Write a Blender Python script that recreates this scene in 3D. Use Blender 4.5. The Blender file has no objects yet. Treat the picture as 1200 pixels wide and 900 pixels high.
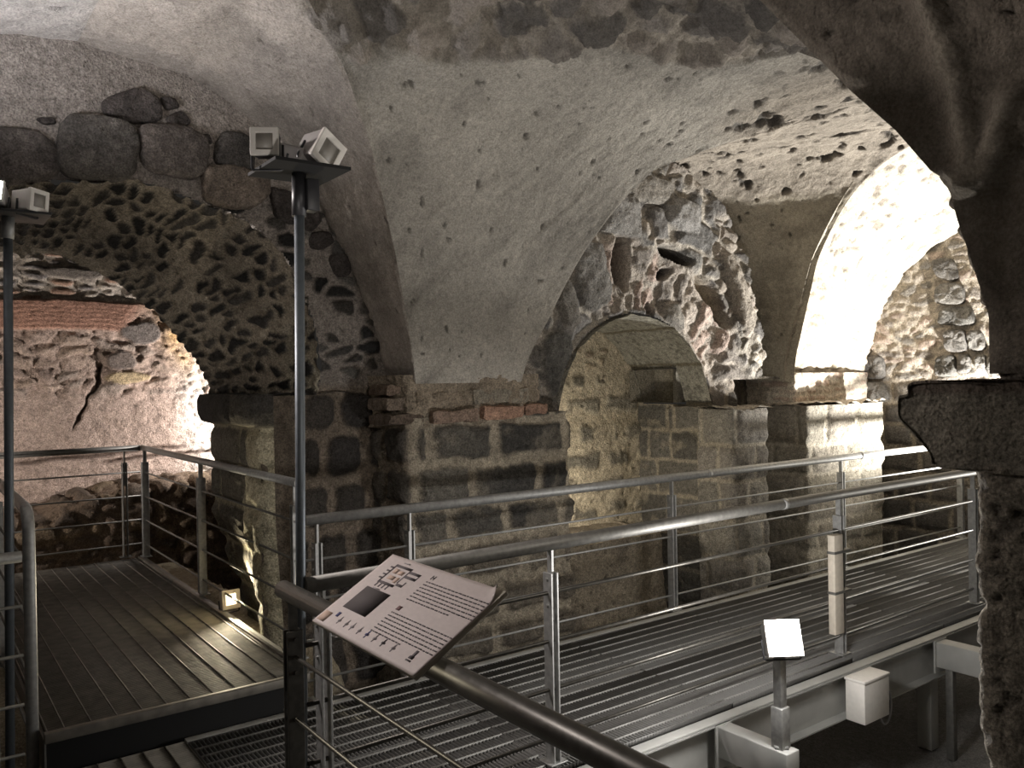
import bpy, math, random
import numpy as np
from mathutils import Vector, Matrix, Quaternion

# ------------------------------------------------------------------ camera, world, exposure
# All coordinates below are metres relative to the camera's eye; X runs along the long walkway,
# Y runs along the short platform, Z is up.  Everything is lifted by ZC at the end (floor at z = 0).
ZC = 2.6
sc = bpy.context.scene
F_PX, YAW, ROLL, PITCH = 974.26, math.radians(36.334), math.radians(-0.999), math.radians(-0.13)
_F0 = np.array([math.sin(YAW), math.cos(YAW), 0]); _R0 = np.array([math.cos(YAW), -math.sin(YAW), 0]); _Z = np.array([0, 0, 1.])
CF = _F0*math.cos(PITCH) + _Z*math.sin(PITCH); _U0 = _Z*math.cos(PITCH) - _F0*math.sin(PITCH)
CR = _R0*math.cos(ROLL) + _U0*math.sin(ROLL); CU = _U0*math.cos(ROLL) - _R0*math.sin(ROLL)
cd = bpy.data.cameras.new('camera'); cam = bpy.data.objects.new('camera', cd); sc.collection.objects.link(cam)
cd.sensor_fit = 'HORIZONTAL'; cd.sensor_width = 36; cd.lens = 36*F_PX/1200; cd.clip_start = 0.02; cd.clip_end = 100
M = Matrix((tuple(CR), tuple(CU), tuple(-CF))).transposed().to_4x4()
cam.matrix_world = M
sc.camera = cam
w = bpy.data.worlds.new('world'); sc.world = w; w.use_nodes = True
w.node_tree.nodes['Background'].inputs[0].default_value = (1, .93, .85, 1)
w.node_tree.nodes['Background'].inputs[1].default_value = 0.02
vs = sc.view_settings
vs.view_transform = 'Standard'; vs.look = 'None'; vs.gamma = 1; vs.use_curve_mapping = False
vs.exposure = 0.0

LIGHTS = []
def light(name, loc, power, color, aim=None, angle=None, size=.08, parent=None, blend=.6):
    l = bpy.data.lights.new(name, 'SPOT' if aim is not None else 'POINT')
    l.energy = power; l.color = color; l.shadow_soft_size = size
    o = bpy.data.objects.new(name, l); sc.collection.objects.link(o)
    o.location = loc
    if aim is not None:
        l.spot_size = math.radians(angle); l.spot_blend = blend
        o.rotation_euler = (Vector(aim)-Vector(loc)).to_track_quat('-Z', 'Y').to_euler()
    return o
WARM = (1, .80, .55); SOFT = (1, .90, .78); COOL = (.92, .96, 1)
# lamps hidden behind pillars and jambs; under-arch and visitor-side lights are added fill
light('lamp_behind_near_pillar', (8.95, 3.5, -1.3), 1550, (1, .97, .92), (8.25, 4.6, .9), 110)
light('lamp_on_end_walkway', (8.9, 3.2, -1.2), 110, (1, .95, .86), (6.2, 4.6, .4), 120)
light('lamp_in_niche', (4.42, 5.45, -1.15), 46, (1, .90, .74), (5.3, 6.1, -.3), 165)
light('lamp_behind_low_bank', (3.35, 8.95, -.35), 230, (1, .93, .89), (1.9, 9.6, .4), 160)
light('lamp_behind_low_bank', (-.9, 8.75, -.6), 170, (1, .90, .82), (1.2, 9.6, .4), 150)
light('fill_under_left_arch', (.75, 5.0, -1.3), 12, (1, .90, .78), (1.5, 5.8, .6), 100)  # added fill that brightens the arch soffit, no fixture here
light('lamp_at_jamb_foot', (1.84, 5.86, -1.44), 60, (1, .87, .62), (1.99, 5.1, -1.15), 150, .03)
light('fill_visitor_up', (.45, 1.5, -.6), 46, (1, .93, .87), (1.2, 2.85, .85), 52, .04)  # added fill for the lamp frames on the pole
light('lamp_left_stand_up', (.15, 4.22, 1.0), 95, (.97, .96, 1), (.3, 4.0, 2.5), 170)
light('lamp_left_stand_front', (.30, 4.20, .95), 150, (1, .91, .87), (1.25, 1.9, -.6), 104)
light('fill_visitor_side', (1.7, 1.2, .35), 54, (1, .93, .84), (3.2, 4.9, .1), 95, .15)  # unseen fill added for the pillar front
light('fill_visitor_left', (-.9, 1.2, .9), 24, (1, .92, .88), (1.5, 5.3, .8), 100, .15)  # unseen fill added from the visitor's left

# ------------------------------------------------------------------ numpy noise
def _hash(ix, iy, iz, seed):
    h = (ix.astype(np.int64)*374761393 + iy.astype(np.int64)*668265263 + iz.astype(np.int64)*2147483647 + seed*974634777) & 0xffffffff
    h = ((h ^ (h >> 13))*1274126177) & 0xffffffff
    h = ((h ^ (h >> 16))*2246822519) & 0xffffffff
    return ((h ^ (h >> 15)) & 0xffffff)/float(0xffffff)
def vnoise(P, seed=0):
    i = np.floor(P); f = P - i; f = f*f*(3-2*f); i = i.astype(np.int64)
    x, y, z = i[..., 0], i[..., 1], i[..., 2]; fx, fy, fz = f[..., 0], f[..., 1], f[..., 2]
    r = 0
    for dx in (0, 1):
        for dy in (0, 1):
            for dz in (0, 1):
                r = r + _hash(x+dx, y+dy, z+dz, seed)*(fx if dx else 1-fx)*(fy if dy else 1-fy)*(fz if dz else 1-fz)
    return r*2-1
def fbm(P, scale, octv=4, seed=0, gain=.5):
    a, s, r, t = 1., 1/scale, 0, 0
    for k in range(octv):
        r = r + a*vnoise(P*s + 17.3*k, seed+k); t += a; a *= gain; s *= 2.03
    return r/t
def voro(x, y, seed=0, jit=.85):
    ix = np.floor(x).astype(np.int64); iy = np.floor(y).astype(np.int64)
    F1 = np.full(x.shape, 9.); F2 = np.full(x.shape, 9.); ID = np.zeros(x.shape)
    z0 = np.zeros_like(ix)
    for dx in (-1, 0, 1):
        for dy in (-1, 0, 1):
            cx, cy = ix+dx, iy+dy
            px = cx + .5 + jit*(_hash(cx, cy, z0, seed)-.5); py = cy + .5 + jit*(_hash(cx, cy, z0+1, seed)-.5)
            d = np.hypot(x-px, y-py); h = _hash(cx, cy, z0+2, seed)
            m = d < F1
            F2 = np.where(m, F1, np.minimum(F2, d)); ID = np.where(m, h, ID); F1 = np.where(m, d, F1)
    return F1, F2, ID
def sst(a, b, x):
    t = np.clip((x-a)/(b-a), 0, 1); return t*t*(3-2*t)
def lerp(a, b, t):
    return a + (b-a)*t
def mixc(c0, c1, m):
    return np.asarray(c0)*(1-m[..., None]) + np.asarray(c1)*m[..., None]
def palette(ids, cols):
    cols = np.array(cols, float); k = np.clip(ids*len(cols), 0, len(cols)-1e-6).astype(int)
    return cols[k]*(.8+.4*((ids*7919) % 1))[..., None]

# ------------------------------------------------------------------ materials
def new_mat(name):
    m = bpy.data.materials.new(name); m.use_nodes = True
    n = m.node_tree.nodes; l = m.node_tree.links
    return m, n, l, n['Principled BSDF']
def rock_mat(name, rough=.93, b1=(9, .5, .03), b2=(70, .5, .006), vary=.28, pits=None):
    m, n, l, p = new_mat(name)
    p.inputs['Roughness'].default_value = rough
    p.inputs['Specular IOR Level'].default_value = .25
    at = n.new('ShaderNodeAttribute'); at.attribute_name = 'Col'
    tc = n.new('ShaderNodeTexCoord')
    n1 = n.new('ShaderNodeTexNoise'); n1.inputs['Scale'].default_value = 26; n1.inputs['Detail'].default_value = 8; n1.inputs['Roughness'].default_value = .7
    l.new(tc.outputs['Object'], n1.inputs['Vector'])
    mr = n.new('ShaderNodeMapRange'); mr.inputs['From Min'].default_value = .3; mr.inputs['From Max'].default_value = .7
    mr.inputs['To Min'].default_value = 1-vary; mr.inputs['To Max'].default_value = 1+vary
    l.new(n1.outputs['Fac'], mr.inputs['Value'])
    mx = n.new('ShaderNodeVectorMath'); mx.operation = 'SCALE'
    n2 = n.new('ShaderNodeTexNoise'); n2.inputs['Scale'].default_value = 95; n2.inputs['Detail'].default_value = 4; n2.inputs['Roughness'].default_value = .6
    l.new(tc.outputs['Object'], n2.inputs['Vector'])
    m2 = n.new('ShaderNodeMapRange'); m2.inputs['From Min'].default_value = .35; m2.inputs['From Max'].default_value = .62
    m2.inputs['To Min'].default_value = 1-vary; m2.inputs['To Max'].default_value = 1+vary*.7
    l.new(n2.outputs['Fac'], m2.inputs['Value'])
    mm = n.new('ShaderNodeMath'); mm.operation = 'MULTIPLY'; l.new(mr.outputs[0], mm.inputs[0]); l.new(m2.outputs[0], mm.inputs[1])
    l.new(at.outputs['Color'], mx.inputs[0]); l.new(mm.outputs[0], mx.inputs['Scale'])
    l.new(mx.outputs[0], p.inputs['Base Color'])
    prev = None
    for sc_, st, di in (b1, b2):
        t = n.new('ShaderNodeTexNoise'); t.inputs['Scale'].default_value = sc_; t.inputs['Detail'].default_value = 10; t.inputs['Roughness'].default_value = .65
        l.new(tc.outputs['Object'], t.inputs['Vector'])
        b = n.new('ShaderNodeBump'); b.inputs['Strength'].default_value = st; b.inputs['Distance'].default_value = di
        l.new(t.outputs['Fac'], b.inputs['Height'])
        if prev: l.new(prev.outputs[0], b.inputs['Normal'])
        prev = b
    if pits:
        v = n.new('ShaderNodeTexVoronoi'); v.inputs['Scale'].default_value = pits[0]
        l.new(tc.outputs['Object'], v.inputs['Vector'])
        rr = n.new('ShaderNodeMapRange'); rr.inputs['From Min'].default_value = .1; rr.inputs['From Max'].default_value = .35
        l.new(v.outputs['Distance'], rr.inputs['Value'])
        b = n.new('ShaderNodeBump'); b.inputs['Strength'].default_value = pits[1]; b.inputs['Distance'].default_value = .01
        l.new(rr.outputs[0], b.inputs['Height']); l.new(prev.outputs[0], b.inputs['Normal']); prev = b
    l.new(prev.outputs[0], p.inputs['Normal'])
    return m
ROCK = rock_mat('masonry', b1=(13, .8, .045), b2=(75, .9, .012), vary=.40, pits=(38, .6))
PLASTER = rock_mat('old_plaster', b1=(11, .8, .05), b2=(55, .9, .011), vary=.24)
SOIL = rock_mat('earth', b1=(12, .7, .05), b2=(60, .7, .01), vary=.3)
def steel(name, col, rough=.45, metal=.85, vary=.12, scale=40):
    m, n, l, p = new_mat(name)
    p.inputs['Metallic'].default_value = metal
    tc = n.new('ShaderNodeTexCoord'); t = n.new('ShaderNodeTexNoise'); t.inputs['Scale'].default_value = scale; t.inputs['Detail'].default_value = 6
    l.new(tc.outputs['Object'], t.inputs['Vector'])
    cr = n.new('ShaderNodeValToRGB')
    cr.color_ramp.elements[0].position = .3; cr.color_ramp.elements[1].position = .7
    cr.color_ramp.elements[0].color = tuple(c*(1-vary) for c in col)+(1,); cr.color_ramp.elements[1].color = tuple(min(1, c*(1+vary)) for c in col)+(1,)
    l.new(t.outputs['Fac'], cr.inputs[0]); l.new(cr.outputs[0], p.inputs['Base Color'])
    mr = n.new('ShaderNodeMapRange'); mr.inputs['To Min'].default_value = rough-.1; mr.inputs['To Max'].default_value = rough+.12
    l.new(t.outputs['Fac'], mr.inputs['Value']); l.new(mr.outputs[0], p.inputs['Roughness'])
    return m
GALV = steel('galvanised_steel', (.40, .40, .39), .55, .6, .2)
DARKST = steel('dull_steel', (.20, .195, .18), .55, .6, .18)
GRATE = steel('grating_steel', (.15, .147, .14), .6, .5)
RODM = steel('bright_bar_edges', (.27, .265, .25), .6, .2, .2)  # brighter steel: light caught by the cross rods put into the colour
HANDR = steel('dark_handrail', (.085, .08, .07), .38, .6, .2)
PLANK = steel('worn_grating_steel', (.20, .185, .16), .62, .5, .3, 14)
BEAM = steel('painted_beam', (.42, .42, .40), .6, .15, .1, 8)
POLE = steel('dark_painted_pole', (.15, .17, .19), .5, .5)
BLACK = steel('black_metal', (.03, .03, .033), .45, .3)
WHITE = steel('white_enamel', (.82, .79, .74), .5, 0, .04)
GREYP = steel('grey_enamel', (.36, .34, .33), .55, 0, .06)
CREAM = steel('cream_plastic', (.62, .56, .47), .6, 0, .08)
def flat_mat(name, col, rough=.7, emit=None, strength=0):
    m, n, l, p = new_mat(name)
    t = n.new('ShaderNodeTexNoise'); t.inputs['Scale'].default_value = 30
    cr = n.new('ShaderNodeValToRGB'); cr.color_ramp.elements[0].color = tuple(c*.9 for c in col)+(1,); cr.color_ramp.elements[1].color = tuple(min(1, c*1.1) for c in col)+(1,)
    l.new(t.outputs['Fac'], cr.inputs[0]); l.new(cr.outputs[0], p.inputs['Base Color'])
    p.inputs['Roughness'].default_value = rough
    if emit:
        p.inputs['Emission Color'].default_value = emit+(1,); p.inputs['Emission Strength'].default_value = strength
    return m
MATTBLK = flat_mat('matt_black', (.012, .012, .012), .95)  # near-black for the painted gap shade and the lamp plate
PAPER = flat_mat('printed_paper', (.66, .57, .54), .6)
BOARD = flat_mat('board_core', (.60, .55, .46), .7)
INK = flat_mat('ink', (.13, .11, .115), .8)
INKG = flat_mat('grey_ink', (.36, .32, .32), .7)
NAVY = flat_mat('navy_ink', (.05, .05, .16), .7)
PHOTO = flat_mat('dark_photo_print', (.10, .085, .085), .9)
ORANGE = flat_mat('orange_ink', (.60, .43, .34), .7)
MAROON = flat_mat('maroon_ink', (.16, .07, .07), .7)
LEDOFF = flat_mat('unlit_reflector', (.34, .32, .29), .45)
GLOW = flat_mat('lit_lamp_glass', (1, 1, 1), .3, (1, .98, .95), 25)
GLOWW = flat_mat('lit_warm_lamp_glass', (1, .9, .7), .3, (1, .85, .6), 1.6)
CABLE = flat_mat('grey_cable', (.30, .30, .31), .6)

# ------------------------------------------------------------------ object helpers
def props(o, label=None, cat=None, group=None, kind=None):
    if label: o['label'] = label
    if cat: o['category'] = cat
    if group: o['group'] = group
    if kind: o['kind'] = kind
    return o
def thing(name, label, cat, loc=(0, 0, 0), group=None, kind=None):
    o = bpy.data.objects.new(name, None); sc.collection.objects.link(o); o.empty_display_size = .1
    o.location = loc
    return props(o, label, cat, group, kind)
def mesh_obj(name, verts, faces, mat, parent=None, smooth=False, col=None, origin=(0, 0, 0)):
    me = bpy.data.meshes.new(name)
    v = np.asarray(verts, np.float32) - np.asarray(origin, np.float32)
    if isinstance(faces, np.ndarray):
        me.vertices.add(len(v)); me.vertices.foreach_set('co', v.ravel())
        k = faces.shape[1]; nf = len(faces)
        me.loops.add(nf*k); me.loops.foreach_set('vertex_index', faces.astype(np.int32).ravel())
        me.polygons.add(nf); me.polygons.foreach_set('loop_start', np.arange(0, nf*k, k, dtype=np.int32))
        me.update(calc_edges=True)
    else:
        me.from_pydata([tuple(map(float, p)) for p in v], [], faces); me.update()
    if smooth:
        me.polygons.foreach_set('use_smooth', np.ones(len(me.polygons), bool))
    if col is not None:
        a = me.color_attributes.new('Col', 'FLOAT_COLOR', 'POINT')
        c = np.ones((len(v), 4), np.float32); c[:, :3] = col
        a.data.foreach_set('color', c.ravel())
    me.materials.append(mat)
    o = bpy.data.objects.new(name, me); sc.collection.objects.link(o)
    o.location = tuple(map(float, origin))
    if parent is not None:
        o.parent = parent
        o.location = tuple(float(a) for a in origin)
    return o
def ploc(parent):
    return np.array(parent.location) if parent is not None else np.zeros(3)
BOXF = np.array([[0, 3, 2, 1], [4, 5, 6, 7], [0, 1, 5, 4], [1, 2, 6, 5], [2, 3, 7, 6], [3, 0, 4, 7]])
def boxes(lo, hi):
    lo = np.atleast_2d(lo).astype(float); hi = np.atleast_2d(hi).astype(float); n = len(lo)
    sel = np.array([[0, 0, 0], [1, 0, 0], [1, 1, 0], [0, 1, 0], [0, 0, 1], [1, 0, 1], [1, 1, 1], [0, 1, 1]])
    v = lo[:, None, :]*(1-sel) + hi[:, None, :]*sel
    f = BOXF[None] + (np.arange(n)*8)[:, None, None]
    return v.reshape(-1, 3), f.reshape(-1, 4)
def bevel(o, wd=.004, seg=2):
    b = o.modifiers.new('bevel', 'BEVEL'); b.width = wd; b.segments = seg; b.limit_method = 'ANGLE'
    return o
def box(name, lo, hi, mat, parent=None, bv=.004):
    """lo, hi in eye coordinates; the parent must be an unrotated Empty"""
    v, f = boxes(lo, hi); v = v - ploc(parent)
    o = mesh_obj(name, v, f, mat, parent)
    if bv: bevel(o, bv)
    return o
def sweep(path, r, n=14, close=True):
    path = np.array(path, float); m = len(path)
    t = np.gradient(path, axis=0); t /= np.linalg.norm(t, axis=1)[:, None]
    a = np.array([0, 0, 1.]) if abs(t[0][2]) < .9 else np.array([1., 0, 0])
    u = np.cross(t[0], a); u /= np.linalg.norm(u); V = []
    ang = np.linspace(0, 2*math.pi, n, endpoint=False)
    rr = np.broadcast_to(r, (m,))
    for i in range(m):
        u = u - t[i]*(u@t[i]); u /= np.linalg.norm(u); b = np.cross(t[i], u)
        V.append(path[i] + rr[i]*(np.cos(ang)[:, None]*u + np.sin(ang)[:, None]*b))
    V = np.concatenate(V); F = []
    for i in range(m-1):
        for j in range(n):
            k = (j+1) % n; F.append((i*n+j, i*n+k, (i+1)*n+k, (i+1)*n+j))
    F.append(tuple(range(n-1, -1, -1))); F.append(tuple((m-1)*n+j for j in range(n)))
    return V, F
def tube(name, path, r, mat, parent=None, n=14):
    V, F = sweep(path, r, n)
    o = mesh_obj(name, V-ploc(parent), F, mat, parent)
    for p in o.data.polygons: p.use_smooth = len(p.vertices) == 4
    return o
def bend(pts, rad, k=6):
    """polyline with rounded corners"""
    pts = [np.array(p, float) for p in pts]; out = [pts[0]]
    for a, b, c in zip(pts, pts[1:], pts[2:]):
        d0 = (a-b)/np.linalg.norm(a-b); d1 = (c-b)/np.linalg.norm(c-b)
        p0 = b+d0*rad; p1 = b+d1*rad
        for s in np.linspace(0, 1, k): out.append((1-s)**2*p0 + 2*s*(1-s)*b + s*s*p1)
    out.append(pts[-1]); return out
def ray(px, py):
    return CF + CR*(px-600)/F_PX - CU*(py-450)/F_PX
def on(px, py, ax, v):
    r = ray(px, py); return r*(v/r[ax])

def surface(name, P, relief, mat, inside, mask=None, parent=None, edge=0, origin=None):
    """a grid of points pushed along its normal by relief(P)->(height, colour)"""
    du = np.gradient(P, axis=0); dv = np.gradient(P, axis=1)
    N = np.cross(du, dv); L = np.linalg.norm(N, axis=2, keepdims=True); N = N/np.maximum(L, 1e-9)
    s = np.sign(((np.asarray(inside)-P)*N).sum(2).mean()); N = N*(s or 1)
    h, col = relief(P)
    if edge:
        n, m = h.shape; i = np.arange(n)[:, None]; j = np.arange(m)[None]
        e = np.minimum(np.minimum(i, n-1-i), np.minimum(j, m-1-j)); h = h*sst(0, edge, e.astype(float))
    Q = P + N*h[..., None]
    n, m = h.shape; idx = np.arange(n*m).reshape(n, m)
    fc = np.stack([idx[:-1, :-1], idx[1:, :-1], idx[1:, 1:], idx[:-1, 1:]], -1).reshape(-1, 4)
    if s < 0: fc = fc[:, ::-1]
    if mask is not None:
        ok = mask.ravel()[fc].all(1); fc = fc[ok]
    used = np.unique(fc); mp = np.zeros(n*m, np.int64); mp[used] = np.arange(len(used))
    o = mesh_obj(name, Q.reshape(-1, 3)[used], mp[fc], mat, parent, True, np.clip(col.reshape(-1, 3)[used], .004, .95))
    return o
def plane_grid(ax, v, a0, a1, z0, z1, step):
    a = np.arange(a0, a1+step, step); z = np.arange(z0, z1+step, step)
    A, Zg = np.meshgrid(a, z, indexing='ij'); O = np.full_like(A, v)
    return np.stack([O, A, Zg] if ax == 0 else [A, O, Zg], -1)
def path_grid(pts, z0, z1, step, rad=.04):
    """vertical wall along a plan polyline with rounded corners"""
    p = np.array(bend([(x, y, 0) for x, y in pts], rad)); d = np.r_[0, np.cumsum(np.linalg.norm(np.diff(p, axis=0), axis=1))]
    s = np.linspace(0, d[-1], int(d[-1]/step)+2)
    x = np.interp(s, d, p[:, 0]); y = np.interp(s, d, p[:, 1]); z = np.arange(z0, z1+step, step)
    P = np.zeros((len(s), len(z), 3)); P[..., 0] = x[:, None]; P[..., 1] = y[:, None]; P[..., 2] = z[None]
    return P, s
def loft(A, B, n):
    t = np.linspace(0, 1, n)[None, :, None]
    return A[:, None]*(1-t) + B[:, None]*t
def resample(pts, n):
    p = np.array(pts, float); d = np.r_[0, np.cumsum(np.linalg.norm(np.diff(p, axis=0), axis=1))]
    # smooth with a Catmull-Rom pass, then even spacing
    q = []
    for i in range(len(p)-1):
        a = p[max(i-1, 0)]; b = p[i]; c = p[i+1]; e = p[min(i+2, len(p)-1)]
        for t in np.linspace(0, 1, 12, endpoint=False):
            q.append(.5*((2*b)+(-a+c)*t+(2*a-5*b+4*c-e)*t*t+(-a+3*b-3*c+e)*t**3))
    q.append(p[-1]); q = np.array(q)
    d = np.r_[0, np.cumsum(np.linalg.norm(np.diff(q, axis=0), axis=1))]; s = np.linspace(0, d[-1], n)
    return np.stack([np.interp(s, d, q[:, k]) for k in range(p.shape[1])], -1)
def inpoly(x, y, poly):
    r = np.zeros(x.shape, bool); n = len(poly)
    for i in range(n):
        x0, y0 = poly[i]; x1, y1 = poly[(i+1) % n]
        if y0 == y1: continue
        c = ((y0 > y) != (y1 > y)) & (x < (x1-x0)*(y-y0)/(y1-y0)+x0); r ^= c
    return r

# ------------------------------------------------------------------ stone patterns
BASALT = [(.085, .08, .074), (.13, .122, .11), (.10, .094, .088), (.16, .15, .135), (.075, .07, .066)]
BASDARK = [(.035, .033, .031), (.055, .05, .046), (.028, .027, .026), (.075, .068, .06)]
MORTAR = (.37, .315, .24)
def blocks(s, z, P, rows, seed, wid=(.3, .6), gap=.016, round_=.02, warp=.02, joints=None):
    """ashlar: z row edges (ascending) and random or given joints -> stone mask, bulge, id"""
    wz = z + warp*fbm(P, .22, 3, seed+5); ws = s + warp*fbm(P+31, .22, 3, seed+6)
    rows = np.array(rows); k = np.clip(np.searchsorted(rows, wz)-1, 0, len(rows)-2)
    dz = np.minimum(wz-rows[k], rows[k+1]-wz); d = dz.copy(); ID = np.zeros(s.shape)
    rng = np.random.default_rng(seed); smin, smax = s.min()-1, s.max()+1
    for r in range(len(rows)-1):
        if joints and r in joints: j = np.array([smin]+list(joints[r])+[smax])
        else:
            j = [smin+rng.random()*.3]
            while j[-1] < smax: j.append(j[-1]+rng.uniform(*wid))
            j = np.array(j)
        m = k == r
        q = np.clip(np.searchsorted(j, ws[m])-1, 0, len(j)-2)
        ds = np.minimum(ws[m]-j[q], j[q+1]-ws[m])
        a = np.maximum(round_-dz[m], 0); b = np.maximum(round_-ds, 0)
        d[m] = np.where((a > 0) & (b > 0), round_-np.hypot(a, b), np.minimum(dz[m], ds))
        ID[m] = (np.sin(q*12.9898+r*78.233+seed)*43758.5453) % 1
    e = d + .012*fbm(P, .05, 2, seed+8)
    return sst(gap*.5, gap*1.4, e), sst(0, .09, d), ID
def rubble(s, z, P, sx, sz, seed, mort=.13, warp=.35):
    wx = s/sx + warp*fbm(P, max(sx, sz)*1.3, 3, seed+3); wz = z/sz + warp*fbm(P+9, max(sx, sz)*1.3, 3, seed+4)
    F1, F2, ID = voro(wx, wz, seed)
    e = F2-F1 + .05*fbm(P, .04, 2, seed+9)
    return sst(mort*.5, mort*1.3, e), sst(0, .6, e), ID
def plaster_rel(P, base, seed, amp=.012, stain=None):
    h = amp*fbm(P, .5, 4, seed)*2 + amp*.5*fbm(P, .06, 4, seed+3)
    n = fbm(P, .7, 4, seed+7); n2 = fbm(P, .15, 3, seed+11)
    col = np.asarray(base)*(1+.22*n+.14*n2)[..., None]
    g = np.stack([(P[..., 0]+P[..., 2])*.22, P[..., 1]*.7, (P[..., 0]-P[..., 2])*1.0], -1)
    h = h + amp*.75*fbm(g, .07, 4, seed+17)
    pit = sst(.58, .66, fbm(P, .06, 2, seed+13)); h = h - .02*pit
    col = mixc(col, np.asarray(base)*.35, pit*.8)
    return h, col

# ================================================================== STRUCTURE: vaults
YC, HB = 3.06, 1.84                        # axis and half span of the long barrel
Kp = np.array([0, .3, .56, .70, .85, .953, 1.0]); Zp = np.array([2.0, 1.93, 1.68, 1.38, .84, .35, 0])
NQ = 190
q = np.linspace(0, 1, NQ)
def prof(k):                               # smooth profile height at |k|
    kk = np.linspace(0, 1, 200); zz = np.interp(kk, Kp, Zp)
    for _ in range(6): zz[1:-1] = (zz[:-2]+2*zz[1:-1]+zz[2:])/4
    return np.interp(k, kk, zz)
# rows of the long barrel's profile from the springing (q=0) to the crown (q=1), evenly spaced in arc length
_k = np.linspace(1, 0, 400); _z = prof(_k); _d = np.r_[0, np.cumsum(np.hypot(np.diff(_k)*HB, np.diff(_z)))]
_s = q*_d[-1]; KQ = np.interp(_s, _d, _k); ZQ = np.interp(_s, _d, _z)
C1, A1 = .85, 1.95                         # bay over the short platform
C2, A2, H2 = 5.55, 1.42, 1.95              # bay in front of the niche
X_R0, X_R1 = 7.2, 9.5                      # bright bay at the end
RF = resample([(5.03, -.05), (5.0, .2), (4.94, .42), (4.82, .85), (4.72, 1.17), (4.49, 1.55), (4.25, 1.80), (3.95, 1.97), (3.5, 2.1), (3.06, 2.14)], NQ)
RE = resample([(5.64, -.05), (5.6, .2), (5.54, .45), (5.43, .74), (5.29, .96), (5.09, 1.2), (4.80, 1.42), (4.43, 1.60), (3.8, 1.8), (3.06, 1.88)], NQ)
PH = np.stack([YC+HB*KQ, ZQ], -1)
def bay2_x(z, side):                       # x of the niche bay's cross vault at height z
    return C2 + side*A2*np.sqrt(np.clip(1-(np.clip(z, 0, H2)/H2)**2, 0, 1))
# plan line south of which the plaster has fallen from the crown
BRX = np.array([-2, .9, 1.5, 1.8, 2.0, 2.08, 2.47, 2.86, 3.12, 3.35, 3.66, 3.94, 4.3, 4.8]); BRY = np.array([3.2, 3.3, 3.75, 4.0, 4.03, 3.9, 3.92, 3.83, 3.68, 3.52, 3.53, 3.5, 3.3, 2.6])
PL_COL = (.42, .385, .34)
def vault_relief(seed, base=PL_COL):
    def f(P):
        h, col = plaster_rel(P, base, seed, .013)
        st = fbm(P*np.array([1, 1, .35]), .5, 4, seed+21)
        col = col*(1-.32*sst(.0, .5, st))[..., None]
        col = col*(1-.28*sst(.05, .45, fbm(np.stack([(P[..., 0]+P[..., 2])*.4, P[..., 1]*.6, (P[..., 0]-P[..., 2])], -1), .35, 5, seed+23, .6)))[..., None]
        nb = .10*fbm(P, .3, 4, 77)
        br = sst(-.03, .03, np.interp(P[..., 0], BRX, BRY)-P[..., 1]+nb)*sst(1.3, 1.5, P[..., 2])*(P[..., 0] < 5.2)
        m, b, ID = rubble(P[..., 0], P[..., 1], P, .30, .22, 31, .25, .6)
        hb = -.05 + .16*fbm(P, .45, 6, 55, .62) + .05*m*b + .05*fbm(P, .09, 4, 56, .6)
        cb = mixc(np.array((.33, .295, .25))*(1+.4*fbm(P, .3, 3, 57))[..., None], palette(ID, [(.26, .235, .21), (.17, .155, .14), (.34, .30, .26)]), m)
        # worn, pitted strip of vault beyond the niche bay
        ro = sst(4.3, 5.2, P[..., 0])*sst(1.62, 1.8, P[..., 2] + .1*fbm(P, .3, 3, 5))
        hr = .03*fbm(P, .12, 4, 61) - .05*sst(.25, .45, fbm(P, .11, 3, 62))
        cr = mixc(np.array((.34, .30, .25))*(1+.3*fbm(P, .2, 3, 58))[..., None], (.10, .09, .08), sst(.2, .42, fbm(P, .11, 3, 62)))
        h = lerp(h, hr, ro); col = mixc(col, cr, ro)
        h = lerp(h, hb, br); col = mixc(col, cb, br)
        return h, col
    return f
ceil_root = thing('ceiling', 'rough vaulted ceiling of groin vaults with fallen plaster', 'ceiling', kind='structure')
def rowgrid(A, B, n):
    return loft(A, B, n)
INS1 = (1.0, 2.0, .4)
# springer above the central pillar: long barrel between the two cross vaults
xg1 = C1 + A1*KQ; xg2 = bay2_x(ZQ, -1)
_e = []
for px, py in [(611, 447), (617, 425), (626, 405), (640, 380), (662, 335), (690, 287), (716, 252), (742, 222), (768, 198)]:
    r_ = ray(px, py); tt_ = np.linspace(3.2, 5.0, 600)/r_[1]; zz_ = tt_*r_[2]; zb_ = np.interp((tt_*r_[1]-YC)/HB, KQ[::-1], ZQ[::-1])
    k_ = np.argmin(np.abs(zz_-zb_)); _e.append((zz_[k_], tt_[k_]*r_[0]))
_e = np.array(sorted(_e)); xg2 = np.interp(ZQ, np.r_[_e[:, 0], 1.99], np.r_[_e[:, 1], C2])
for _ in range(3): xg2[1:-1] = (xg2[:-2]+2*xg2[1:-1]+xg2[2:])/4
XG2 = xg2
A = np.stack([xg1, PH[:, 0], PH[:, 1]], -1); B = np.stack([xg2, PH[:, 0], PH[:, 1]], -1)
surface('vault_web', rowgrid(A, B, 230), vault_relief(11, (.45, .42, .37)), PLASTER, (3.4, 2.5, 0), parent=ceil_root, edge=3)
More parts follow.
